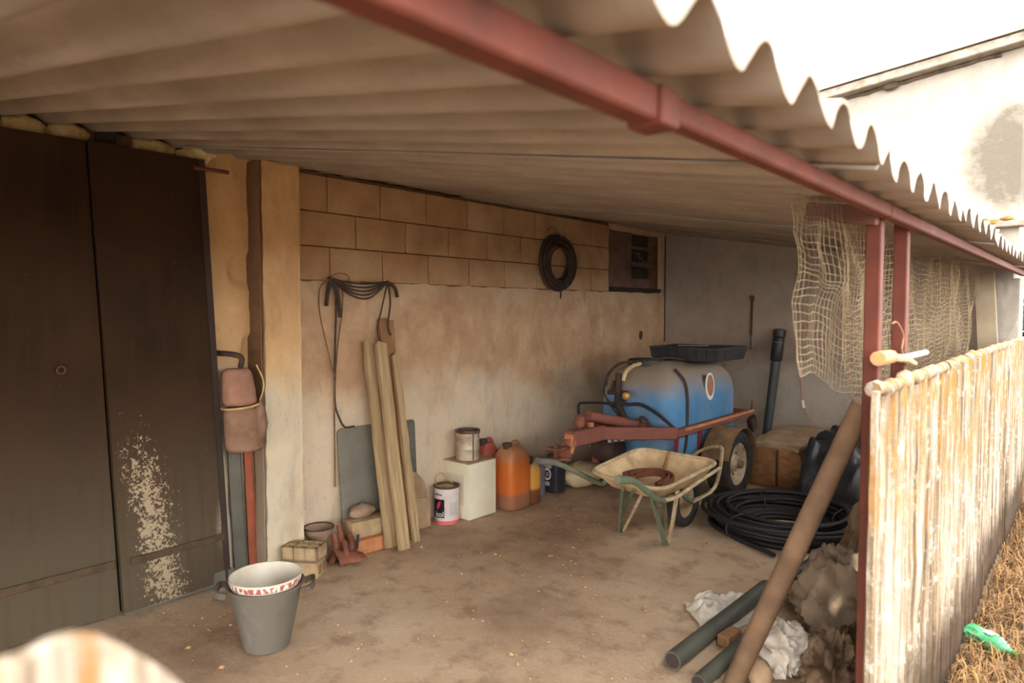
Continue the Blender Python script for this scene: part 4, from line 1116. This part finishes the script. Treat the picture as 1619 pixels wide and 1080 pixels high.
# ------------------------------------------------------------------ bricks, pot, iron by the pillar
def brick(c, rz, dims, m, name, label, cat='brick', holes=True, tilt=0, group=None):
    t = thing(name, c, label, cat, group); t.rotation_euler = (tilt, 0, rz)
    L, Wd, Hh_ = dims; ORG[t.name] = V((0, 0, 0))
    if holes:   # perforated: plates plus webs, so the cells are open at the ends and top
        b = MB(); nx, ny = 3, 2; g = .012
        xs = [(-L/2 + i*L/nx) for i in range(nx+1)]; ys = [(-Wd/2 + j*Wd/ny) for j in range(ny+1)]
        for i, x in enumerate(xs): b.box((x - g/2 + (g/2 if i == 0 else 0) - (g/2 if i == nx else 0), -Wd/2, 0), (x + g/2 + (g/2 if i == 0 else 0) - (g/2 if i == nx else 0), Wd/2, Hh_))
        for j, y in enumerate(ys):
            o = (g/2 if j == 0 else 0) - (g/2 if j == ny else 0)
            b.box((-L/2, y - g/2 + o, 0), (L/2, y + g/2 + o, Hh_))
        b.box((-L/2, -Wd/2, 0), (L/2, Wd/2, .012)); b.build('body', m, t)
        d = MB()
        for i in range(nx):
            for j in range(ny): d.box((xs[i] + g, ys[j] + g, .012), (xs[i+1] - g, ys[j+1] - g, Hh_*.62))
        d.build('cell_fill', 'brick_hole', t)
    else:
        b = MB(); sd = random.random()*20
        b.box((-L/2, -Wd/2, 0), (L/2, Wd/2, Hh_)); b.build('body', m, t, bevel=.007, seg=2, smooth=40)
        for k in (-1, 1):
            MB().box((L/2 - .002, k*Wd*.22 - Wd*.13, Hh_*.22), (L/2 + .001, k*Wd*.22 + Wd*.13, Hh_*.78)).build('cell', 'brick_hole', t)
    return t
b1 = onZ(477, 905)
brick(V((b1.x + .031, b1.y - .005, 0)), .62, (.20, .13, .085), 'pale_brick', 'brick', 'pale brick lying under another one at the foot of the pillar', holes=False)
brick(V((b1.x + .029, b1.y + .0, .086)), .55, (.205, .125, .075), 'pale_brick', 'brick', 'pale perforated brick stacked on another by the pillar')
pp = onZ(504, 872); pp.x = -3.35; pp.y = onX(504, 840, -3.35).y
fp = thing('clay_funnel', V((pp.x, pp.y, 0)), 'grey-brown clay funnel standing point-down against the wall', 'funnel')
MB().lathe([(.014, 0), (.018, .02), (.03, .06), (.082, .17), (.086, .185), (.080, .186), (.028, .07), (.001, .06)], (pp.x, pp.y, 0), 26, closed_ends=False).build('cone', 'clay_pot', fp, smooth=40)
MB().tube([V((pp.x + 0.083*math.cos(t*PI/13), pp.y + 0.083*math.sin(t*PI/13), .186)) for t in range(26)], .005, 6, closed=True).build('lip', 'dark_wire', fp)
ri = onZ(548, 876); ri = V((-3.215, ri.y - .02, 0))
pi_ = thing('plough_part', ri, 'rusty red iron plough part lying by the bricks', 'iron part')
MB().slab(lambda u, v: (V((ri.x - .06 + .16*v, ri.y - .152 + .182*u, .012 + .09*math.sin(PI*v*.9)*(1-.7*u) + .012*fr((u*3, v*3, 0), 1, 3))), V((0, 0, -1))), 14, 8, .011).build('blade', 'rusty_iron', pi_, smooth=50)
for y_, h_, x_ in ((-.12, .15, -.03), (-.07, .19, -.05), (-.02, .13, -.02), (-.10, .12, .04)):
    MB().tube(spline([ri + V((x_, y_, .0)), ri + V((x_ + .02, y_ + .015, h_*.6)), ri + V((x_ - .02, y_ + .03, h_))], 5), [.020]*6 + [.016]*5, 8).build('tine', 'rusty_iron', pi_, smooth=50)
MB().beam(ri + V((-.05, -.125, .03)), ri + V((-.04, .02, .045)), .05, .04).build('bar', 'rusty_iron', pi_, bevel=.006)
MB().tube([ri + V((.045, .0, .07)), ri + V((.05, .005, .145))], .008, 6).build('peg', 'navy_bottle', pi_)
q1 = onZ(592, 866)
brick(V((-3.265, q1.y - .032, 0)), 1.50, (.24, .12, .085), 'brick_clay', 'brick', 'orange clay brick lying on the floor against the planks', holes=False)
brick(V((-3.297, q1.y - .034, .086)), 1.44, (.25, .12, .10), 'pale_brick', 'brick', 'larger tan brick resting above the orange one behind the planks', holes=False)
MB_s = MB().blob((-3.315, q1.y - .05, .222), (.05, .09, .045), 2, .2, 2, 16, 10)
tag(MB_s.build('stone', 'clay_pot', smooth=50), 'small grey stone lying on the tan brick by the grey sheet', 'stone')

# ------------------------------------------------------------------ cans and canisters
def wrap_text(txt, size, R, ang0, z, c, m, name, parent, extr=.0006):
    cu = bpy.data.curves.new('t', 'FONT'); cu.body = txt; cu.size = size; cu.extrude = extr; cu.align_x = 'CENTER'; cu.resolution_u = 3
    ob = bpy.data.objects.new('t', cu); COL.objects.link(ob); bpy.context.view_layer.update()
    me = bpy.data.meshes.new_from_object(ob.evaluated_get(bpy.context.evaluated_depsgraph_get()))
    bpy.data.objects.remove(ob)
    o = ORG[parent.name]
    for v in me.vertices:
        a_ = ang0 + v.co.x / R; r_ = R + v.co.z
        v.co = V((c.x + r_*math.cos(a_), c.y + r_*math.sin(a_), c.z + z + v.co.y)) - o
    me.materials.clear(); me.materials.append(MT[m])
    ob = bpy.data.objects.new(name, me); COL.objects.link(ob); ob.parent = parent; ORG[ob.name] = o
    return ob
def cyl_patch(R, c, a0, a1, z0, z1, m, name, parent, th=.0008, n=12):
    return MB().slab(lambda u, v: (V((c.x + R*math.cos(a0 + (a1-a0)*u), c.y + R*math.sin(a0 + (a1-a0)*u), c.z + z0 + (z1-z0)*v)), V((math.cos(a0 + (a1-a0)*u), math.sin(a0 + (a1-a0)*u), 0))), n, 2, th).build(name, m, parent, smooth=40)
pc = onZ(701, 822); pc = V((-3.31, pc.y - .004, 0))
can = thing('paint_can', pc, 'open white paint can with a black and red label on the floor', 'paint can')
R_c, Hc = .084, .245
MB().lathe([(R_c - .002, 0), (R_c, .004), (R_c, Hc), (R_c - .004, Hc), (R_c - .006, .02), (.001, .02)], pc, 32, closed_ends=False).build('body', 'can_white', can, smooth=40)
MB().lathe([(R_c - .012, Hc - .03), (R_c + .003, Hc - .004), (R_c + .004, Hc + .004), (R_c - .001, Hc + .006), (R_c - .012, Hc - .002), (R_c - .014, .03), (.001, .12)], pc, 32, closed_ends=False).build('rim', 'tin_rim', can, smooth=40)
MB().lathe([(R_c - .0155, Hc - .01), (R_c - .016, .125), (.001, .122)], pc, 28, closed_ends=False).build('inside', 'can_inside', can, smooth=40)
MB().lathe([(R_c + .0005, .002), (R_c + .0012, .004), (R_c + .0012, .022), (R_c + .0005, .024)], pc, 32, closed_ends=False).build('foot_band', 'can_pink', can)
toc = math.atan2(-pc.y, -pc.x)     # towards the viewer
cyl_patch(R_c, pc, toc - 1.25, toc - .18, .045, .168, 'can_black', 'label_panel', can)
pet = [(-.034, .0), (-.022, .012), (-.010, .032), (-.004, .060), (-.014, .062), (-.028, .050), (-.037, .028)]
m = MB(); m.prism([(p[0], p[1]) for p in pet], 'y', 0, .001)
m.v = [V((pc.x + (R_c + .001 + p.y)*math.cos(toc - .42 + p.x/R_c), pc.y + (R_c + .001 + p.y)*math.sin(toc - .42 + p.x/R_c), .095 + p.z)) for p in m.v]
m.build('label_petal', 'can_red', can)
wrap_text('kol', .052, R_c + .0012, toc - .60, .052, pc, 'print_white', 'lettering', can)
for k in range(7): cyl_patch(R_c, pc, toc - 1.15 + k*.115, toc - 1.15 + k*.115 + .07 + .02*(k % 2), .193, .203 + (.006 if k in (2, 4) else 0), 'print_dark', 'worn_print', can, n=2)
cyl_patch(R_c, pc, toc + .25, toc + .95, .06, .15, 'print_grey', 'side_print', can)
MB().tube(spline([V((pc.x - .01, pc.y - .080, Hc - .01)), V((pc.x - .05, pc.y - .055, Hc + .055)), V((pc.x - .05, pc.y - .0, Hc + .075)), V((pc.x - .045, pc.y + .05, Hc + .03)), V((pc.x - .01, pc.y + .080, Hc - .01))], 6), .0028, 6).build('bail', 'brass', can, smooth=60)
# white box
f0 = onZ(742, 824); f1 = onZ(777, 813)
bx0, bx1, by0, by1, bh = f0.x - .25, f0.x, f0.y, f0.y + .27, .385
wbx = thing('white_box', ((bx0+bx1)/2, (by0+by1)/2, 0), 'cream white box standing on end with a grey panel on one face', 'box')
MB().box((bx0, by0, 0), (bx1, by1, bh)).build('body', 'white_box', wbx, bevel=.006, seg=2, smooth=40)
MB().box((bx0 + .03, by0 - .0015, .09), (bx1 - .05, by0 + .001, .30)).build('panel', 'box_panel', wbx)
MB().box((bx0 - .003, by0 - .003, bh - .004), (bx1 + .001, by1 + .001, bh + .004)).build('lid', 'timber_top', wbx, bevel=.002)
tc = V(((bx0+bx1)/2 + .0, (by0+by1)/2 - .02, bh + .004))
tn = thing('tin_can', tc, 'dented bare tin can standing on the white box', 'tin can')
MB().lathe([(.08, 0), (.082, .004), (.081, .07), (.083, .075), (.081, .08), (.081, .135), (.083, .14), (.082, .20), (.076, .20), (.075, .03), (.001, .03)], tc, 30, closed_ends=False).build('body', 'tin', tn, smooth=40)
MB().lathe([(.083, .185), (.087, .190), (.087, .203), (.083, .206), (.072, .202), (.070, .192), (.001, .19)], tc, 30, closed_ends=False).build('rim', 'tin_rim', tn, smooth=40)
toc = math.atan2(-tc.y, -tc.x)
MB().tube([V((tc.x + .084*math.cos(toc + .45), tc.y + .084*math.sin(toc + .45), tc.z + z)) for z in (.005, .19)], .004, 6).build('seam', 'tin_rim', tn)

def canister(name, c, wx, wy, h, m, label, neck=(.03, .04), cap='dark_cap', handle=True, pw=4, taper=.82, shoulder=.8):
    t = thing(name, c, label, 'canister'); b = MB(); vs_ = []; fs = []; n = 32
    prof = [(.90, 0), (.98, .02), (1.0, .05), (.985, .25), (1.0, .5), (.985, shoulder - .02), (.95, shoulder + .06), (taper*.9, .95), (.5, 1.0)]
    for k, v in prof:
        for i in range(n):
            a_, d_ = sup(2*PI*i/n, pw); vs_.append(V((c[0] + a_*wx/2*k, c[1] + d_*wy/2*k, c[2] + h*v)))
    for j in range(len(prof)-1):
        for i in range(n): fs.append((j*n+i, j*n+(i+1) % n, (j+1)*n+(i+1) % n, (j+1)*n+i))
    fs.append(tuple(range(n-1, -1, -1))); fs.append(tuple((len(prof)-1)*n+i for i in range(n)))
    b.add(vs_, fs); body = b.build('body', m, t, smooth=50)
    nc = V((c[0], c[1] - wy*.22, c[2] + h*.97)) if handle else V((c[0], c[1], c[2] + h*.98))
    MB().lathe([(neck[0], 0), (neck[0], neck[1]*.4), (neck[0]*1.15, neck[1]*.45), (neck[0]*1.15, neck[1]), (.001, neck[1]*1.02)], nc, 16, closed_ends=False).build('cap', cap, t, smooth=40)
    if handle:
        a_ = V((c[0], c[1] - wy*.05, c[2] + h*.98))
        MB().tube(spline([a_, a_ + V((0, wy*.08, h*.07)), a_ + V((0, wy*.32, h*.06)), a_ + V((0, wy*.44, -h*.05))], 6), .013, 8).build('handle', m, t, smooth=60)
    return t
oc = onZ(806, 806)
canister('jerrycan', (-3.20, oc.y + .07, 0), .20, .23, .445, 'orange_can', 'translucent orange jerrycan with a dull bottom next to the white box', pw=4.5)
canister('red_canister', (-3.365, oc.y - .02, 0), .12, .16, .46, 'red_can', 'dull red canister tucked behind the white box', neck=(.025, .045))
yc = onZ(838, 798)
canister('yellow_bottle', (-3.16, yc.y + .058, 0), .105, .12, .30, 'yellow_can', 'yellow plastic bottle with brown dregs beside the orange jerrycan', neck=(.022, .055), pw=3)
gc = onZ(853, 786)
canister('grey_bottle', (-3.245, gc.y + .05, 0), .075, .08, .24, 'grey_bottle', 'slim grey plastic bottle between the yellow and the dark bottle', neck=(.018, .05), handle=False, pw=3)
kc = onZ(872, 781); kc = V((-3.235, kc.y + .08, 0))
kt = canister('dark_bottle', kc, .16, .13, .27, 'navy_bottle', 'dark oil container with a pale ring logo on its front', neck=(.026, .035), handle=True, pw=6, shoulder=.84)
fx = kc.y - .065 - .0005
def flat_ring(cx_, cz_, r0, r1, m, name):
    b = MB(); n = 24
    vs_ = [V((cx_ + r*math.cos(2*PI*i/n), fx - d, cz_ + r*1.35*math.sin(2*PI*i/n))) for d in (0, .0012) for r in (r0, r1) for i in range(n)]
    fs = []
    for i in range(n):
        j = (i+1) % n; fs += [(i, j, n+j, n+i), (2*n+i, 3*n+i, 3*n+j, 2*n+j), (n+i, n+j, 3*n+j, 3*n+i), (i, 2*n+i, 2*n+j, j)]
    b.add(vs_, fs); b.build(name, m, kt)
flat_ring(kc.x - .01, .145, .024, .036, 'print_white', 'logo_ring'); flat_ring(kc.x - .01, .145, .006, .012, 'print_grey', 'logo_dot')
MB().box((kc.x - .03, fx - .0012, .055), (kc.x + .012, fx, .085)).build('logo_tag', 'print_grey', kt)
MB().box((kc.x - .05, fx - .0012, .195), (kc.x + .03, fx, .215)).build('logo_bar', 'print_grey', kt)
cb = onZ(915, 772)
tag(MB().blob((-3.17, cb.y + .11, .085), (.13, .22, .105), 5, .10, 1.6, 26, 16, fl=.002).build('cream_sack', 'cream_bag', smooth=60), 'half-full cream sack lying under the trailer drawbar', 'sack')

# ------------------------------------------------------------------ net hung inside the fence
def net(name, y0, y1, z0f, z1f, X, cell, seed, label, rad=.0016):
    b = MB(); ny = int((y1 - y0)/cell); nz_ = 24
    def g(i, j):
        u = i/ny; v = j/nz_; y = y0 + (y1 - y0)*u; za, zb_ = z0f(y), z1f(y)
        fold = .055*fr((y*1.6, v*.5, seed), 1.8, 3)
        dy = .05*math.sin(y*5.3 + seed)*(1-v) + .05*fr((y*2, v*3, seed + 3), 1.2, 3)
        z = zb_ + (za - zb_)*v + .045*fr((y*3, v*1.5, seed + 9), 1.4, 3)*(1 - abs(2*v - 1)*.5)
        yq = y + dy
        zq = min(z, zb(X + fold) - .005)
        if abs(yq - (p1y - .045)) < .048: zq = min(zq, zb(X + fold) - .062)
        return V((X + fold, yq, zq))
    P = [[g(i, j) for j in range(nz_+1)] for i in range(ny+1)]
    for i in range(ny+1): b.tube(P[i], rad, 3, caps=False)
    for j in range(nz_+1): b.tube([P[i][j] for i in range(ny+1)], rad, 3, caps=False)
    return tag(b.build(name, 'net', smooth=60), label, 'net')
net('hanging_net', 1.76, 2.75, lambda y: 1.27 - .10*smstep(1.8, 2.2, y), lambda y: zb(-.56) - .01, -.575, .022, 1, 'pale string net hanging loosely around the two red posts', .0009)
net('hanging_net', 2.6, 5.6, lambda y: 1.10, lambda y: zb(-.66) - .02, -.675, .024, 4, 'pale net bunched in folds above the fence towards the white board', .0010)
net('hanging_net', 3.0, 6.05, lambda y: 1.06, lambda y: zb(-.78) - .05, -.80, .03, 8, 'second layer of net hanging behind the bunched one', .0012)
# stick tied to post
sp = onX(1400, 566, -.462)
stk = thing('tied_stick', sp, 'pale stick and wooden peg tied with wire across the red posts', 'stick')
MB().tube([onX(1388, 567, -.455), onX(1408, 564, -.455)], .020, 10).build('red_knob', 'brick_clay', stk, smooth=40)
MB().tube([onX(1404, 565, -.455), onX(1432, 567, -.455), onX(1447, 575, -.455)], [.010, .013, .007], 8).build('peg', 'plank_wood', stk, smooth=40)
MB().tube([onX(1430, 565, -.45), onX(1464, 557, -.45)], .009, 8).build('white_rod', 'print_white', stk, smooth=40)
MB().tube(spline([onX(x, y, -.465) for x, y in ((1436, 570), (1426, 556), (1428, 530), (1418, 510), (1410, 512))], 5), .003, 6).build('tie_wire', 'brown_wire', stk)
# leaning white board at the pier
a_, c_ = onY(1548, 428, 6.22), onY(1573, 590, 6.22)
tag(MB().beam(V((c_.x - .02, 6.12, .85)), V((a_.x + .03, 6.24, 1.70)), .13, .03, up=(0, 1, 0)).build('white_board', 'white_board', bevel=.004), 'whitewashed board leaning beside the end pier above the fence', 'board')
bpost = MB().box((-.47, 6.55, -.05), (-.40, 6.62, 1.22)).build('wooden_post', 'ochre_post', bevel=.008)
tag(bpost, 'weathered ochre wooden post standing just past the white end pier', 'post')

# ------------------------------------------------------------------ heap along the inside of the fence
pl = thing('wooden_pole', (-1.02, 2.46, 0), 'long weathered wooden pole leaning from the floor to the fence', 'pole')
pa, pb_ = V((-1.02, 2.44, .0)), onX(1352, 665, -.565)
MB().tube([pa + (pb_ - pa)*t for t in (0, .1, .3, .5, .7, .9, 1.055)], [.034, .036, .037, .036, .035, .033, .032], 12).build('shaft', 'pole_wood', pl, smooth=50)
def sack(c, rad, sd, m, label, name='crumpled_sack', amp=.22):
    return tag(MB().rag(c, rad, sd, .46, fl=.003).build(name, m, smooth=80), label, 'sack')
sack((-.79, 3.70, .18), (.19, .30, .27), 1.2, 'sack_brown', 'brown crumpled sack heaped against the fence beside the pipe coil')
sack((-.77, 3.08, .16), (.19, .25, .24), 2.7, 'sack_grey', 'greyish crumpled sack in the middle of the heap by the fence')
sack((-.69, 2.58, .10), (.11, .18, .15), 4.1, 'sack_brown', 'low brown sack at the foot of the first red post')
sack((-.93, 2.705, .08), (.10, .13, .105), 5.5, 'sack_white', 'whitish crumpled bag beside the wooden pole foot')
sack((-1.035, 3.40, .05), (.08, .14, .06), 7.9, 'sack_grey', 'flat grey-brown sack spread beside the heap towards the coil')
sack((-.79, 4.31, .14), (.19, .27, .21), 9.3, 'sack_brown', 'dark brown sack behind the pipe coil at the fence')
def pipe_run(x0, y0, x1, y1, dy=0.0):
    a_ = onZ(x0, y0); c_ = onZ(x1, y1); return V((a_.x, a_.y)), V((c_.x, c_.y + dy))
RUN1 = pipe_run(1063, 1062, 1180, 968, .25); RUN2 = pipe_run(1104, 1095, 1198, 1010); RUN3 = pipe_run(1222, 936, 1300, 890)
def run_dist(x, y):
    best = 9
    for a_, c_ in (RUN1, RUN2, RUN3):
        d = c_ - a_; t = max(0, min(1, (V((x, y)) - a_).dot(d) / d.dot(d))); best = min(best, (a_ + d*t - V((x, y))).length)
    return best
cf = MB()
o1, o2, o3 = onZ(1078, 955), onZ(1225, 935), onZ(1120, 1015)
def cfn(u, v):
    p = o1.lerp(o2, u) + (o3 - o1) * v * (1 - .6*u)
    h = .02 + .07*max(0, fr((u*3, v*3, 1), 1.6, 4) + .35)*(1 - abs(2*v - 1)*.6) + .03*abs(noise.noise(V((u*9, v*8, 2))))
    p = p + V((.02*fr((v*6, u, 0), 1, 2), .03*fr((u*6, v, 4), 1, 2), 0))
    return V((p.x, p.y, .006 + h*min(1, 8*min(u, 1-u, v, 1-v) + .1)*smstep(.04, .13, run_dist(p.x, p.y)))), V((0, 0, -1))
cf.slab(cfn, 46, 30, .0010)
tag(cf.build('plastic_film', 'clear_film', smooth=70), 'crumpled whitish plastic film lying on the floor near the heap', 'plastic film')
def floor_pipe(a_, c_, r, m, label):
    a_ = V(a_); c_ = V(c_); d = (c_ - a_).normalized()
    t = thing('floor_pipe', (a_.x, a_.y, 0), label, 'pipe')
    MB().tube([a_, c_], r, 16).build('tube', m, t, smooth=50)
    MB().tube([a_ - d*.0015, a_ + d*.002], r*.82, 16).build('bore', 'niche_dark', t)
    return t
p0, p1_ = RUN1
floor_pipe((p0.x, p0.y, .043), (p1_.x, p1_.y, .043), .036, 'green_pipe', 'grey-green plastic pipe with an open end lying beside the plastic film')
p0, p1_ = RUN2
floor_pipe((p0.x, p0.y, .036), (p1_.x, p1_.y, .036), .030, 'green_pipe', 'thinner grey-green pipe lying under the wooden pole')
p0, p1_ = RUN3
floor_pipe((p0.x, p0.y, .034), (p1_.x, p1_.y, .034), .028, 'dark_pipe', 'dark pipe lying behind the plastic film in the shade')
WO = onZ(1153, 1018)
tag(MB().box((WO.x - .027, WO.y - .06, .005), (WO.x + .027, WO.y + .06, .055), R=Matrix.Rotation(-.1, 3, 'Z')).build('wood_offcut', 'old_wood', bevel=.006), 'brown wood offcut lying between the two grey-green pipes', 'wood')
tag(MB().blob((-.935, 2.50, .055), (.05, .045, .055), 8, .12, 2, 16, 12, fl=.002).build('stone', 'timber_top', smooth=60), 'grey-brown rounded stone wedged at the foot of the wooden pole', 'stone')

# ------------------------------------------------------------------ outside: green bottle, grass, shrub
gb = onZ(1550, 1024); gb = V((gb.x + .028, gb.y, .035))
g = thing('crushed_bottle', V((gb.x, gb.y, 0)), 'crushed green plastic bottle lying on the dry grass', 'bottle')
b = MB()
def gfn2(u, v):
    t = 2*PI*u; L = (v - .5)*.22; r_ = .038*(1 if .1 < v < .72 else (.35 + .65*smstep(0, .1, v) if v <= .1 else .32 + .68*(1 - smstep(.72, .95, v))))
    r_ *= 1 + .30*fr((math.cos(t)*1.5, math.sin(t)*1.5, v*3), 1.5, 3)
    return V((gb.x + .8*L + r_*math.cos(t)*.6, gb.y - .6*L + r_*math.cos(t)*.8, gb.z + .8*r_*math.sin(t) + .008))
b.grid(gfn2, 20, 22); b.build('body', 'green_bottle', g, smooth=60)
def lab(u, v):
    p = gfn2(.12 + .2*u, .42 + .18*v); return p + V((0, 0, .003)), V((0, 0, 1))
MB().slab(lab, 8, 6, .001).build('label', 'print_grey', g, smooth=60)
dn = V((.8, -.6, 0)); e_ = V((gb.x, gb.y, gb.z + .008)) + dn*.112
MB().tube([e_, e_ + dn*.02], .014, 12).build('cap', 'leaf', g, smooth=40)

def blades(n, area, h0, h1, m, name, label, seed):
    r = random.Random(seed); vs_ = []; fs = []
    for i in range(n):
        x, y = area(r); h = r.uniform(h0, h1); a_ = r.uniform(0, 2*PI); l = r.uniform(.3, 1.3)*h; w = r.uniform(.0015, .0035)
        d = V((math.cos(a_), math.sin(a_), 0)); q = V((-d.y, d.x, 0))*w; p = V((x, y, -.012)); o = len(vs_)
        if x + d.x*l < -.407: d.x = abs(d.x); q = V((-d.y, d.x, 0))*w
        if -.49 < x < -.38 and 6.53 < y < 6.64: continue
        p1 = p + d*l*.4 + V((0, 0, h*.7)); p2 = p + d*l + V((0, 0, h*r.uniform(.5, 1)))
        vs_ += [p - q, p + q, p1 + q*.8, p1 - q*.8, p2]; fs += [(o, o+1, o+2, o+3), (o+3, o+2, o+4)]
    ob = MB(); ob.add(vs_, fs); me = bpy.data.meshes.new(name); me.from_pydata(vs_, [], fs); me.materials.append(MT[m])
    o_ = bpy.data.objects.new(name, me); COL.objects.link(o_); return tag(o_, label, 'grass', kind='stuff')
area = lambda r: (-.409 + abs(r.gauss(0, .45)), 2.2 + 7*r.random()**1.4)
blades(9000, area, .03, .13, 'straw', 'dry_grass', 'dry straw-coloured grass along the outside of the fence', 1)
blades(5000, area, .02, .09, 'straw_dark', 'withered_grass', 'brown withered grass mixed into the straw by the fence', 2)
# shrub beyond the pier
sh = thing('shrub', (-.32, 7.9, 0), 'green shrub growing beyond the white end pier', 'shrub')
r = random.Random(9); vs_ = []; fs = []
for i in range(2600):
    d = V((r.gauss(0, 1), r.gauss(0, 1), r.gauss(0, 1))).normalized(); rad = r.random()**.35
    p = V((-.32 + d.x*.42*rad, 7.9 + d.y*.5*rad, 1.0 + d.z*.7*rad)); n_ = V((r.gauss(0, 1), r.gauss(0, 1), r.gauss(0, 1))).normalized(); t_ = n_.orthogonal().normalized(); q = n_.cross(t_); s_ = r.uniform(.03, .06); o = len(vs_)
    vs_ += [p - t_*s_, p + q*s_*.5, p + t_*s_, p - q*s_*.5]; fs.append((o, o+1, o+2, o+3))
MB().add(vs_, fs).build('foliage', 'leaf', sh)
for k in range(4):
    MB().tube([(-.32 + .06*k - .09, 7.9, -.05), (-.32 + .14*k - .2, 7.9 + .1*(k % 2), 1.1)], [.03, .012], 6).build('stem', 'bark', sh, smooth=50)

# crumbs and pebbles strewn over the dirt floor
bpy.context.view_layer.update()
FOOT = []
for o_ in list(COL.objects):
    if o_.type != 'MESH' or o_.get('kind') in ('structure', 'stuff'): continue
    t_ = o_
    while t_.parent: t_ = t_.parent
    if t_.get('kind') == 'structure': continue
    c8 = [o_.matrix_world @ V(q) for q in o_.bound_box]
    if min(q.z for q in c8) < .04: FOOT.append((min(q.x for q in c8) - .012, max(q.x for q in c8) + .012, min(q.y for q in c8) - .012, max(q.y for q in c8) + .012))
r = random.Random(11); b = MB()
for i in range(420):
    x = r.uniform(-3.35, -.9); y = r.uniform(1.2, 4.6); s_ = r.uniform(.003, .011)*(1 if r.random() < .9 else 1.6)
    if any(f_[0] < x < f_[1] and f_[2] < y < f_[3] for f_ in FOOT): continue
    p = V((x, y, s_*.3)); vs8 = [p + V((sx_*s_*r.uniform(.7, 1.2), sy_*s_*r.uniform(.7, 1.2), sz_*s_*.6*r.uniform(.6, 1.1))) for sx_, sy_, sz_ in ((1,0,0),(-1,0,0),(0,1,0),(0,-1,0),(0,0,1),(0,0,-1))]
    b.add(vs8, [(0,2,4),(2,1,4),(1,3,4),(3,0,4),(2,0,5),(1,2,5),(3,1,5),(0,3,5)])
tag(b.build('floor_crumbs', 'pebble', org=(0, 0, 0)), 'small stones and mortar crumbs strewn over the dirt floor', 'crumbs', kind='stuff')
